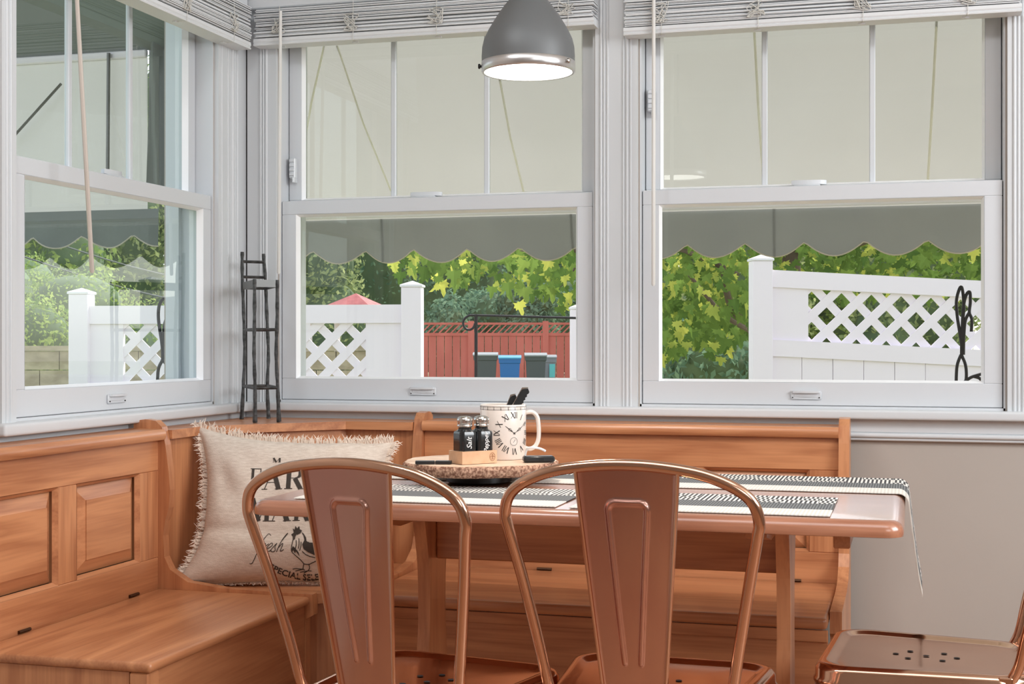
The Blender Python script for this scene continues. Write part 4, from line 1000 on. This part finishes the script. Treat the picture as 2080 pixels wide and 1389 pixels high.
# awnings ------------------------------------------------------------
def cloth(name, c, tr, ctr):
    m = D.materials.new(name); m.use_nodes = True; N = m.node_tree.nodes; L = m.node_tree.links; N.clear()
    o = N.new('ShaderNodeOutputMaterial'); mx = N.new('ShaderNodeMixShader'); d = N.new('ShaderNodeBsdfDiffuse'); t = N.new('ShaderNodeBsdfTranslucent')
    mx.inputs[0].default_value = tr; t.inputs[0].default_value = ctr
    tc = N.new('ShaderNodeTexCoord'); nz = N.new('ShaderNodeTexNoise'); nz.inputs['Scale'].default_value = 3; nz.inputs['Detail'].default_value = 3
    cr = N.new('ShaderNodeValToRGB'); cr.color_ramp.elements[0].color = tuple(x * .92 for x in c[:3]) + (1,); cr.color_ramp.elements[1].color = c; cr.color_ramp.elements[0].position = .3; cr.color_ramp.elements[1].position = .7
    L.new(tc.outputs['Object'], nz.inputs[0]); L.new(nz.outputs[0], cr.inputs[0]); L.new(cr.outputs[0], d.inputs[0])
    L.new(d.outputs[0], mx.inputs[1]); L.new(t.outputs[0], mx.inputs[2]); L.new(mx.outputs[0], o.inputs[0]); return m
canopy_m = cloth('awning_canopy', srgb(204, 203, 202), .22, srgb(198, 197, 192))
val_m = cloth('awning_valance', srgb(150, 154, 152), .12, srgb(130, 132, 124))
dark_c = cloth('awning_dark', srgb(124, 130, 128), .1, srgb(90, 98, 96))
pipe_m = mat('awning_piping', srgb(196, 190, 176), .8)
AY, AZ = .75, 1.418
aw = thing('window_awning', 'pale canvas awning with scalloped grey valance outside the facing windows', 'awning', (1.0, .5, AZ), 'scalloped canvas awnings')
AX0, AX1 = -.22, 2.55
def canopy(u, v):
    x = AX0 + (AX1 - AX0) * u; y = AY + (.16 - AY) * v; z = AZ + (2.30 - AZ) * v - .03 * math.sin(PI * v)
    z += .006 * math.sin(x * 10) * (1 - v) * v
    return (x, y, z)
b = B(); b.grid(80, 16, canopy); put('canopy', b, canopy_m, aw, smooth=True)
PER = .172
def valance(root, F, s0, s1, ztop, drop, amp, ph, seams, matv, lean_=.012):
    edges = [s0] + seams + [s1]
    for a, c in zip(edges[:-1], edges[1:]):
        n = max(8, int((c - a) / .012)); b = B(); tp = []
        def vf(u, v):
            s = a + (c - a) * u; w = (math.sin(PI * (s - ph) / PER) ** 2 + .012) ** .40
            zb = ztop - drop + amp * (1 - w); z = ztop + (zb - ztop) * v
            n_ = lean_ * v + .010 * v * math.sin(s * 19 + 1) + .006 * v * pnoise(Vector((s * 6, v * 2, 0))) + .004 * v * math.sin(s * 47)
            return F(s, n_, z)
        b.grid(n, 8, vf); pn_ = put('valance_panel', b, matv, root, smooth=True)
        put('piping', B().tube([vf(i / n, 1.0) for i in range(n + 1)], .0022, 5), pipe_m, pn_)
        if c != s1: put('seam', B().tube([tuple(Vector(vf(1, j / 8)) - Vector((0, .002, 0))) for j in range(9)], .0035, 5, flat=.4), matv, root)
valance(aw, lambda s, n, z: (s, AY + .004 + n, z), AX0, AX1, AZ + .004, .142, .048, .035, [.10, .715, 1.325, 1.94], val_m)
put('front_bar', B().tube([(AX0, AY - .012, AZ + .010), (AX1, AY - .012, AZ + .010)], .007, 8), cap_m, aw)
rib_m = mat('rib_tape', srgb(252, 250, 240), .6)
def on_canopy(px, py):
    r = ray(px, py); k = (2.30 - AZ) / (.16 - AY)          # z = AZ + k (y - AY)
    t = (AZ + k * (CY - AY) - CH) / (r.z - k * r.y)
    return at(px, py, t)
for P in ((662, 90, 618, 310), (688, 90, 797, 385), (1016, 150, 1066, 388), (1903, 30, 1884, 372), (1532, 40, 1552, 372)):
    p, q = on_canopy(*P[:2]), on_canopy(*P[2:]); d = (q - p).normalized(); off = Vector((0, -.012, -.008))
    put('canopy_rib', B().tube([p + off, (p + q) / 2 + off * 2.2, q + off], .0034, 6, flat=.3), rib_m, aw)
# gathered side wing at its left end
b = B(); b.grid(20, 12, lambda u, v: (AX0 + .012 * math.sin(u * 18) * (1 - .4 * v), .17 + (AY - .17) * u, (AZ - .02 + .0) + (2.28 - (2.28 - AZ) * u - AZ) * v)); put('side_wing', b, canopy_m, aw, smooth=True)
# awning of the side window: wing facing the camera
aw2 = thing('window_awning', 'grey green awning wing with scalloped hem outside the side window', 'awning', (-.9, .33, 1.4), 'scalloped canvas awnings')
SY = .33
def W_at(px, py): return at_y(px, py, SY)
pe = W_at(322, 425); zt0 = pe.z; PER = .175
valance(aw2, lambda s, n, z: (s, SY + n, z), -1.5, pe.x, zt0, .112, .042, -.535, [-1.1], dark_c)
wz = W_at(300, 118).z; xr = W_at(300, 300).x
b = B(); b.grid(24, 6, lambda u, v: (-1.5 + (xr + 1.5) * u, SY + .012 * math.sin(u * 22) * v * (1 - v), zt0 + (wz - zt0) * v)); put('wing_panel', b, canopy_m, aw2, smooth=True)
put('wing_bar', B().box((-1.5, SY - .012, wz), (xr, SY + .004, wz + .022), .003), fence_w, aw2)
b = B(); b.grid(10, 6, lambda u, v: (-1.5 + (xr + .14 + 1.5) * u, SY + .004 - .62 * v, wz + .022 + .34 * v)); put('roof_slope', b, dark_c, aw2, smooth=True)
b = B(); b.grid(30, 8, lambda u, v: (xr + (.20) * u + .016 * v * (1 - u) * 0, SY - .01 + .018 * math.sin(u * 20 + v * 2) + .0 * v, zt0 + .05 + (wz + .10 - zt0) * v)); put('gathered_curtain', b, dark_c, aw2, smooth=True)
for px in (228,):
    p, q = W_at(228, 112), W_at(226, 372); put('reflection_bar', B().tube([(p.x, SY - .02, p.z), (q.x, SY - .02, q.z)], .006, 6), iron_flat, aw2)  # grey bar modelled in place of a vertical reflection in the side glass
p, q = W_at(34, 288), W_at(136, 175); put('wing_brace', B().tube([(p.x, SY - .03, p.z), (q.x, SY - .03, q.z)], .004, 6), iron_flat, aw2)

# red plank fence ------------------------------------------------------
red = varied('red_fence', srgb(214, 118, 104), srgb(200, 106, 92), .8, (3, 3, .8))
rf = thing('plank_fence', 'long red plank fence across the yard behind the bins', 'fence', tuple(at(1000, 760, 38).xy) + (GZ,))
xa, xb = at(805, 700, 38), at(1260, 700, 38); dR = Vector((xb.x - xa.x, xb.y - xa.y)); LR = dR.length; dR.normalize(); nR = Vector((-dR.y, dR.x))
def rbar(name, s0, s1, z0, z1, n0, n1):
    vs = [];
    for s in (s0, s1):
        for n in (n0, n1):
            for z in (z0, z1): p = Vector((xa.x, xa.y)) + dR * s + nR * n; vs.append((p.x, p.y, z))
    return put(name, B().add(vs, [(0, 1, 3, 2), (4, 6, 7, 5), (0, 4, 5, 1), (2, 3, 7, 6), (0, 2, 6, 4), (1, 5, 7, 3)]), red, rf)
fz = zz(658, 38); n = 28
for i in range(n): rbar('plank', LR * i / n + .008, LR * (i + 1) / n - .008, GZ + .05, fz - .3 + .01 * (i % 3), 0, .02)
for s in range(0, 4): rbar('post', LR * s / 3 - .08, LR * s / 3 + .08, GZ, fz + .06, -.06, .08)
rbar('rail', 0, LR, fz - .04, fz + .02, -.02, .04); rbar('rail', 0, LR, fz - .34, fz - .26, -.03, .03)
for i in range(38):
    s = LR * i / 38; vs = []
    for (ds, z) in ((0, fz - .28), (.05, fz - .28), (.30, fz - .03), (.25, fz - .03)):
        p = Vector((xa.x, xa.y)) + dR * (s + ds); vs.append((p.x, p.y, z))
    vs += [(v[0] + nR.x * .02, v[1] + nR.y * .02, v[2]) for v in vs]
    put('lattice_slat', B().add(vs, [(0, 1, 2, 3), (4, 7, 6, 5), (0, 4, 5, 1), (1, 5, 6, 2), (2, 6, 7, 3), (3, 7, 4, 0)]), red, rf)
# bins
def bin_(px0, px1, pytop, t, colr, lid, label, h=1.12):
    c = at((px0 + px1) / 2, 700, t); w = (px1 - px0) * t / 2850 / 2
    r = thing('wheeled_bin', label, 'bin', (c.x, c.y, GZ), 'wheeled bins along the red fence')
    Mx = Matrix.Translation((c.x, c.y, 0)) @ Matrix.Rotation(YAW, 4, 'Z'); zt_ = zz(pytop, t) - .07
    b = B(); q = []
    for z, s in ((GZ + .05, .74), (zt_ - .12, .90), (zt_ - .10, .97), (zt_, 1.0)):
        q += [Mx @ Vector((sx * w * s, sy * w * 1.1 * s, z)) for sx, sy in ((-1, -1), (1, -1), (1, 1), (-1, 1))]
    b.add(q, [(i * 4 + k, i * 4 + (k + 1) % 4, (i + 1) * 4 + (k + 1) % 4, (i + 1) * 4 + k) for i in range(3) for k in range(4)] + [(0, 3, 2, 1), (12, 13, 14, 15)])
    put('body', b, colr, r)
    l = B(); l.prism([(-w * 1.18, zt_), (-w * 1.2, zt_ + .03), (-w * .9, zt_ + .065), (w * .7, zt_ + .085), (w * 1.15, zt_ + .05), (w * 1.15, zt_)], lambda p, q_, tt: tuple(Mx @ Vector((tt, p, q_))), -w * 1.04, w * 1.04); put('lid', l, lid, r)
    for s in (-1, 1):
        wl = B(); wl.tube([Mx @ Vector((s * w * .62, w * .75, GZ + .11)), Mx @ Vector((s * w * .8, w * .75, GZ + .11))], .11, 14); put('wheel', wl, dark_rub, r)
    put('grab_bar', B().tube([Mx @ Vector((-w * .5, -w * .88, GZ + .42)), Mx @ Vector((w * .5, -w * .88, GZ + .42))], .025, 8), dark_rub, r)
    return r, Mx, w, zt_
gb_ = mat('bin_charcoal', srgb(74, 82, 84), .45); gb2 = mat('bin_grey', srgb(140, 142, 148), .5); bl = mat('bin_blue', srgb(30, 110, 180), .4); bll = mat('bin_blue_lid', srgb(70, 165, 215), .35); gl_ = mat('bin_lid_grey', srgb(150, 156, 160), .35)
bin_(962, 1011, 718, 34, gb_, gl_, 'charcoal wheeled bin left of the blue one')
bin_(1013, 1058, 724, 34, bl, bll, 'blue recycling bin between the two charcoal bins')
bin_(1066, 1110, 719, 34, gb_, gl_, 'charcoal wheeled bin right of the blue one')
r4, M4, w4, z4 = bin_(1096, 1130, 723, 35.2, gb2, gl_, 'pale grey bin with a turquoise sticker behind the right charcoal bin')
b = B(); b.add([M4 @ Vector((x, -w4 * 1.12, z)) for x, z in ((.03, .15), (.17, .15), (.17, .48), (.03, .48))], [(0, 1, 2, 3)]); put('sticker', b, mat('turquoise', srgb(110, 205, 205), .6), r4)
# garden shed with red pyramid roof
c = at(723, 640, 30); roofm = varied('red_roof', srgb(190, 110, 108), srgb(170, 92, 92), .8, (6, 6, 6))
sh = thing('gazebo', 'small garden pavilion with a red peaked roof behind the lattice fence', 'pavilion', (c.x, c.y, GZ)); zt_ = zz(597, 30); e = .9
q = [(c.x - e, c.y - e, zt_ - .5), (c.x + e, c.y - e, zt_ - .5), (c.x + e, c.y + e, zt_ - .5), (c.x - e, c.y + e, zt_ - .5), (c.x, c.y, zt_)]
b = B().add([(v[0], v[1], v[2] - .08) for v in q[:4]] + q, [(0, 1, 5, 4), (1, 2, 6, 5), (2, 3, 7, 6), (3, 0, 4, 7), (4, 5, 8), (5, 6, 8), (6, 7, 8), (7, 4, 8), (3, 2, 1, 0)]); put('roof', b, roofm, sh)
for sx in (-1, 1):
    for sy in (-1, 1): put('post', B().box((c.x + sx * .75 - .05, c.y + sy * .75 - .05, GZ), (c.x + sx * .75 + .05, c.y + sy * .75 + .05, zt_ - .56)), fence_w, sh)
# black iron arm on a pole
ih = thing('shepherd_hook', 'black iron pole with a curled end and long level arm in the yard', 'hook', tuple(at(967, 700, 5.2).xy) + (GZ,)); ir = mat('black_iron', srgb(44, 44, 48), .5, .5)
p = at(967, 640, 5.2); put('pole', B().tube([(p.x, p.y, GZ), (p.x, p.y, p.z)], .0062, 8), ir, ih)
P = [at(1200, 648, 5.15), at(1080, 645, 5.18), at(967, 642, 5.2), at(952, 643, 5.2), at(943, 650, 5.2), at(941, 660, 5.2), at(946, 669, 5.2), at(955, 671, 5.2), at(962, 666, 5.2), at(965, 658, 5.2)]
put('arm', B().tube(smooth_pts([tuple(q) for q in P], 5), .0045, 8), ir, ih, smooth=True)
# wrought iron loops outside right window
def loops(PX, Y, label, r=.0042, base=None):
    a0 = at_y(PX[0][0][0], PX[0][0][1], Y); t = thing('iron_garden_stake', label, 'garden stake', (a0.x, a0.y, GZ), 'looped iron garden stakes')
    for P in PX: put('iron_loop', B().tube(smooth_pts([tuple(at_y(x, y, Y)) for x, y in P], 6), r, 8), ir, t, smooth=True)
    bpt = at_y(PX[0][0][0], 785, Y); put('stem', B().tube([(bpt.x, bpt.y, bpt.z), (bpt.x, bpt.y, GZ)], r, 8), ir, t)
loops([[(1956, 720), (1953, 700), (1950, 680), (1944, 640), (1943, 610), (1950, 586), (1955, 590), (1958, 625), (1955, 660), (1955, 720)],
       [(1953, 725), (1954, 680), (1957, 625), (1963, 600), (1970, 595), (1971, 615), (1969, 636), (1974, 650), (1973, 675)], [(1969, 636), (1961, 652), (1958, 680), (1957, 722)],
       [(1952, 722), (1944, 745), (1942, 785)], [(1953, 722), (1961, 742), (1963, 765), (1960, 785)], [(1958, 778), (1972, 768), (1990, 762), (2006, 758)], [(1978, 766), (1990, 770), (1997, 780)]], .50, 'looped dark iron stake at the lower right of the last window')
loops([[(331, 735), (329, 700), (322, 650), (324, 620), (335, 606), (343, 615), (340, 640), (333, 670), (330, 735)], [(330, 733), (322, 750), (320, 775)], [(331, 733), (341, 748), (343, 775)]], .14 + .12, 'looped dark iron stake at the lower right of the side window', .005)

# planting -------------------------------------------------------------
def leaf_mat(name, c1, c2, tr, scale=.9):
    m = D.materials.new(name); m.use_nodes = True; N = m.node_tree.nodes; L = m.node_tree.links; N.clear()
    o = N.new('ShaderNodeOutputMaterial'); mx = N.new('ShaderNodeMixShader'); d = N.new('ShaderNodeBsdfDiffuse'); t = N.new('ShaderNodeBsdfTranslucent'); mx.inputs[0].default_value = tr
    g = N.new('ShaderNodeNewGeometry'); cr = N.new('ShaderNodeValToRGB'); cr.color_ramp.elements[0].color = c1; cr.color_ramp.elements[1].color = c2
    L.new(g.outputs['Random Per Island'], cr.inputs[0]); L.new(cr.outputs[0], d.inputs[0]); L.new(cr.outputs[0], t.inputs[0])
    L.new(d.outputs[0], mx.inputs[1]); L.new(t.outputs[0], mx.inputs[2]); L.new(mx.outputs[0], o.inputs[0]); return m
lm_far = leaf_mat('leaves_far', srgb(132, 150, 104), srgb(194, 202, 142), .4)
lm_mid = leaf_mat('leaves_mid', srgb(118, 146, 84), srgb(184, 198, 116), .4)
lm_dark = leaf_mat('leaves_dark', srgb(98, 130, 108), srgb(150, 178, 146), .3)
lm_maple = leaf_mat('leaves_maple', srgb(84, 114, 54), srgb(212, 212, 104), .42)
_n = lm_maple.node_tree; _cr = [q for q in _n.nodes if q.type == 'VALTORGB'][0]; _e = _cr.color_ramp.elements.new(.72); _e.color = srgb(128, 154, 74)
_oi = _n.nodes.new('ShaderNodeObjectInfo'); _g = [q for q in _n.nodes if q.type == 'NEW_GEOMETRY'][0]; _a = _n.nodes.new('ShaderNodeMath'); _a.operation = 'ADD'; _f = _n.nodes.new('ShaderNodeMath'); _f.operation = 'FRACT'
_n.links.new(_oi.outputs['Random'], _a.inputs[0]); _n.links.new(_g.outputs['Random Per Island'], _a.inputs[1]); _n.links.new(_a.outputs[0], _f.inputs[0]); _n.links.new(_f.outputs[0], _cr.inputs[0])
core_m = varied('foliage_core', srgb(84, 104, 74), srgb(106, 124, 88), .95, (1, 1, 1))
barkm = varied('tree_bark', srgb(120, 104, 90), srgb(88, 74, 62), .95, (6, 6, 2), bump=.5, bscale=30)
def foliage(rnd, blobs, n, size, flat=.8):
    b = B(); tot = sum(r[3] * r[4] for r in blobs)
    for (cx, cy, cz, rx_, rz_) in blobs:
        k = int(n * rx_ * rz_ / tot)
        for i in range(k):
            v = Vector((rnd.gauss(0, 1), rnd.gauss(0, 1), rnd.gauss(0, 1))).normalized()
            r = rnd.uniform(.78, 1.05) + .12 * pnoise(Vector((v.x * 3 + cx, v.y * 3, v.z * 3 + cz)))
            p = Vector((cx + v.x * rx_ * r, cy + v.y * rx_ * r, cz + v.z * rz_ * r))
            if p.z < GZ: continue
            nrm = (v + Vector((rnd.gauss(0, .6), rnd.gauss(0, .6), rnd.gauss(0, .6)))).normalized()
            a = nrm.orthogonal().normalized(); a = (Matrix.Rotation(rnd.uniform(0, 6.28), 3, nrm) @ a); c = nrm.cross(a); s = size * rnd.uniform(.6, 1.3)
            b.add([p - a * s, p + c * s * .5 - a * .1 * s, p + a * s, p - c * s * .5 - a * .1 * s], [(0, 1, 2, 3)])
    return b
def tree(name, c, h, w, n, size, lmat, label, group, seed, trunk=True, low=.15, core=True):
    rnd = random.Random(seed); t = thing(name, label, 'tree' if trunk else 'shrub', (c[0], c[1], GZ), group)
    H = h; bl_ = []
    for i in range(6 if trunk else 4):
        a = rnd.uniform(0, 6.28); f = rnd.uniform(low, .9)
        bl_.append((c[0] + math.cos(a) * w * .32 * (1 - f * .3), c[1] + math.sin(a) * w * .32, GZ + H * f, w * rnd.uniform(.34, .46), H * rnd.uniform(.20, .28)))
    bl_.append((c[0], c[1], GZ + H * .5, w * .45, H * .42))
    tag(put('foliage', foliage(rnd, bl_, n, size), lmat, t), kind='stuff')
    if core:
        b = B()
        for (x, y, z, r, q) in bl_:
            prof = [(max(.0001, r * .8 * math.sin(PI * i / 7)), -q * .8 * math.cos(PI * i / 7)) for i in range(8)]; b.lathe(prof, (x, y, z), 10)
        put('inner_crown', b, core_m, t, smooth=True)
    put('trunk', B().tube([(c[0], c[1], GZ - .1), (c[0] + .1, c[1], GZ + H * .3), (c[0], c[1], GZ + H * .6)], [w * .045, w * .035, w * .02], 8), barkm, t, smooth=True)
    return t
far = [(30, 47, 9, 8, 1, 'pale green broadleaf tree far left beyond the side window'), (250, 44, 9, 8, 0, 'olive green tree seen over the fence in the side window'), (430, 52, 10, 9, 1, 'tall tree between the side and middle windows'),
       (610, 46, 8.5, 7, 0, 'sunlit tree at the left of the middle window'), (760, 52, 9, 8, 2, 'shaded grey green tree above the red roof'), (930, 54, 9, 8, 2, 'dark tree behind the fence post in the middle window'), (1100, 50, 9, 8, 2, 'dark tree right in the middle window'),
       (1290, 44, 9, 8, 0, 'tree behind the mullion'), (1480, 38, 8, 7, 0, 'green tree behind the maple'), (1680, 34, 8, 7, 1, 'green tree behind the right fence'), (1880, 36, 8, 7, 0, 'tree at the right side of the last window'), (2080, 36, 8, 7, 0, 'tree beyond the right edge of the last window'),
       (845, 74, 9, 8, 2, 'farthest tree, glimpsed right above the tall fence post in the middle window')]
DW = [(36, 3.4), (45, 3.6), (55, 4.6), (46, 3.6), (63, 5.4), (54, 4.6), (64, 5.2), (52, 4.6), (37, 3.4), (45, 3.8), (36, 3.2), (46, 4.0), (74, 6.0)]   # staggered so the crowns stand clear of one another
for i, (px, t, h, w, k, lab) in enumerate(far):
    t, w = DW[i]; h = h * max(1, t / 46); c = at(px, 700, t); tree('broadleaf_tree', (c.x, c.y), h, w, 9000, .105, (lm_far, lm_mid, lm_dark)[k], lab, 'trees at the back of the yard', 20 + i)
for i, (px, t, h, w, lab) in enumerate([(905, 40.5, 2.9, 1.5, 'round dark evergreen shrub just behind the red fence, leftmost'), (985, 43.8, 3.4, 2.3, 'dark evergreen shrub above the charcoal bin'), (1065, 40.5, 3.1, 1.6, 'dark evergreen shrub above the blue bin'), (1150, 43.8, 3.5, 2.3, 'dark evergreen shrub at the right end of the red fence'),
                                         (1378, 17.6, 1.6, 1.3, 'dark low shrub under the maple at the left'), (1490, 15, 1.9, 1.3, 'blue green shrub beside the right fence post')]):
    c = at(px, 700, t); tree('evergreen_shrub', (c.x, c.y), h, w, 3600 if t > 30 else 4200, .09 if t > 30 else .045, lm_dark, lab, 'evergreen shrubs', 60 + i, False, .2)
for i, (px, t, h, w, lab) in enumerate([(75, 16.8, 1.7, 1.2, 'yellow green shrub over the low garden wall'), (240, 21, 2.4, 2.2, 'green hedge shrub behind the lattice in the side window'), (-20, 25, 3.2, 3.0, 'tall green shrub at the left of the side window')]):
    c = at(px, 700, t); tree('garden_shrub', (c.x, c.y), h, w, 9000, .034, lm_mid, lab, 'garden shrubs', 80 + i, False, .2)
# low garden wall left
stone = varied('garden_wall', srgb(190, 176, 150), srgb(160, 146, 122), .9, (6, 6, 10), bump=.5, bscale=20)
a, c = at(-40, 700, 14.2), at(790, 700, 14.2); dW = Vector((c.x - a.x, c.y - a.y)); LW = dW.length; dW.normalize(); nW = Vector((-dW.y, dW.x)) * .12
gw = thing('garden_wall', 'low tan block wall behind the lattice fence', 'wall', (a.x, a.y, GZ)); zw = zz(704, 14.2)
rows = 7; rh = (zw - .05 - GZ) / rows
for j in range(rows):
    x = -.2 * (j % 2)
    while x < LW:
        x0, x1 = max(0, x), min(LW, x + .40)
        if x1 - x0 > .05:
            p = Vector((a.x, a.y)) + dW * (x0 + .004); q = Vector((a.x, a.y)) + dW * (x1 - .004); z0_, z1_ = GZ + rh * j + .004, GZ + rh * (j + 1) - .004
            vs = [(p.x, p.y), (q.x, q.y), (q.x + nW.x, q.y + nW.y), (p.x + nW.x, p.y + nW.y)]
            b = B(); b.prism(vs, lambda u, v, t: (u, v, t), z0_, z1_); put('block', b, stone, gw)
        x += .40
p = Vector((a.x, a.y)) - nW * .2; q = Vector((c.x, c.y)) - nW * .2
b = B(); b.prism([(p.x, p.y), (q.x, q.y), (q.x + nW.x * 1.4, q.y + nW.y * 1.4), (p.x + nW.x * 1.4, p.y + nW.y * 1.4)], lambda u, v, t: (u, v, t), zw - .05, zw); put('coping', b, stone, gw)
# overhead cables
cbm = mat('cable', srgb(92, 96, 96), .7)
for i, (p0, p1, lab) in enumerate((((40, 520), (620, 628), 'lower overhead cable crossing the side window view'), ((40, 470), (620, 585), 'upper overhead cable crossing the side window view'))):
    A_, C_ = at(p0[0], p0[1], 20), at(p1[0], p1[1], 26); P = [A_.lerp(C_, k / 12) - Vector((0, 0, .25 * math.sin(PI * k / 12))) for k in range(13)]
    tag(put('overhead_cable', B().tube(P, .012, 6), cbm), lab, 'cable', 'overhead cables')

# maple ----------------------------------------------------------------
mt = at(1605, 700, 12.0); mp_ = thing('maple_tree', 'maple with sunlit yellow green lobed leaves reaching over the fences', 'tree', (mt.x, mt.y, GZ))
put('trunk', B().tube([(mt.x, mt.y, GZ - .1), (mt.x + .05, mt.y, .8), (mt.x - .02, mt.y + .1, 2.2), (mt.x, mt.y, 4.2)], [.085, .08, .075, .05], 10), barkm, mp_, smooth=True)
for P, r in (([at(1640, 735, 12), at(1560, 700, 11.9), at(1505, 650, 11.7), at(1480, 610, 11.5), at(1468, 540, 11.4)], .05), ([at(1600, 700, 12), at(1540, 680, 11.5), at(1470, 640, 11.2), at(1400, 560, 11)], .03),
             ([at(1500, 560, 11.6), at(1350, 500, 11.8), at(1180, 510, 12), at(1000, 515, 12.2), at(880, 530, 12.3)], .022), ([at(1660, 520, 12), at(1800, 480, 11.8), at(1950, 470, 11.6), at(2050, 500, 11.5)], .04), ([at(1180, 510, 12), at(1160, 560, 12), at(1120, 600, 11.8)], .012)):
    P = smooth_pts([tuple(q) for q in P], 4); put('branch', B().tube(P, [r * (1 - .6 * i / len(P)) for i in range(len(P))], 8), barkm, mp_, smooth=True)
LEAFP = [(0, 0), (.10, .08), (.42, -.02), (.34, .14), (.50, .30), (.34, .34), (.40, .50), (.22, .44), (.16, .52), (.14, .78), (.0, 1.0)]
LEAFP = LEAFP + [(-x, y) for x, y in LEAFP[-2:0:-1]]
rnd = random.Random(12)
def leafmesh(b, p, s, nrm, roll):
    nrm = nrm.normalized(); a = Vector((0, 0, -1)); a = (a - nrm * a.dot(nrm));
    if a.length < .1: a = nrm.orthogonal()
    a.normalize(); a = Matrix.Rotation(roll, 3, nrm) @ a; c = nrm.cross(a)
    vs = [p + a * (.42 * s)] + [p + c * (x * s) + a * (y * s) + nrm * (-abs(x) * .25 * s + (.08 * s if y > .8 else 0)) for x, y in LEAFP]
    n = len(LEAFP); b.add(vs, [(0, 1 + i, 1 + (i + 1) % n) for i in range(n)])
def region(px, py):
    """density of the canopy seen from the room"""
    if px < 1250:
        lim = 548 + (px - 780) * .20 + 16 * math.sin(px * .05); lo_ = 470
        return lo_ < py < lim and px > 785
    if px < 1550:
        return py < 735 - 25 * abs(math.sin(px * .03)) - (max(0, px - 1450) * .6)
    return py < 600
protos = []
for k in range(6):
    b = B(); leafmesh(b, Vector((0, 0, 0)), 1.0, Vector((rnd.gauss(0, .5), -1, rnd.gauss(0, .5))), rnd.uniform(-.6, .6)); protos.append(b)
lf_meshes = []
for k, pbk in enumerate(protos):
    me = D.meshes.new('leaf'); me.from_pydata(pbk.v, [], pbk.f); me.materials.append(lm_maple); me.update(); lf_meshes.append(me)
cnt = 0; k = 0
while cnt < 290:
    px, py = rnd.uniform(785, 1560), rnd.uniform(480, 740)
    if 1190 < px < 1330 or not region(px, py): continue
    t = rnd.uniform(10.6, 11.4); p = at(px, py, t)
    o = D.objects.new('leaf', lf_meshes[cnt % 6]); COL.objects.link(o); o.parent = mp_; o.matrix_parent_inverse = Matrix.Translation(-mp_.location)
    s = rnd.uniform(.085, .15); o.location = p; o.scale = (s, s, s); o.rotation_euler = (rnd.gauss(0, .3), rnd.gauss(0, .35), YAW + rnd.gauss(0, .7)); cnt += 1
fb2 = B()
for i in range(5200):
    px, py = rnd.uniform(800, 2300), rnd.uniform(330, 740)
    if not region(px, py) or (px < 1250 and rnd.random() < .45): continue
    t = rnd.uniform(11.4, 13.2); p = at(px, py, t)
    leafmesh(fb2, p, rnd.uniform(.09, .15), Vector((rnd.gauss(0, .7), -1, rnd.gauss(.3, .6))), rnd.gauss(0, .6))
tag(put('leaf_mass', fb2, lm_maple, mp_), kind='stuff')
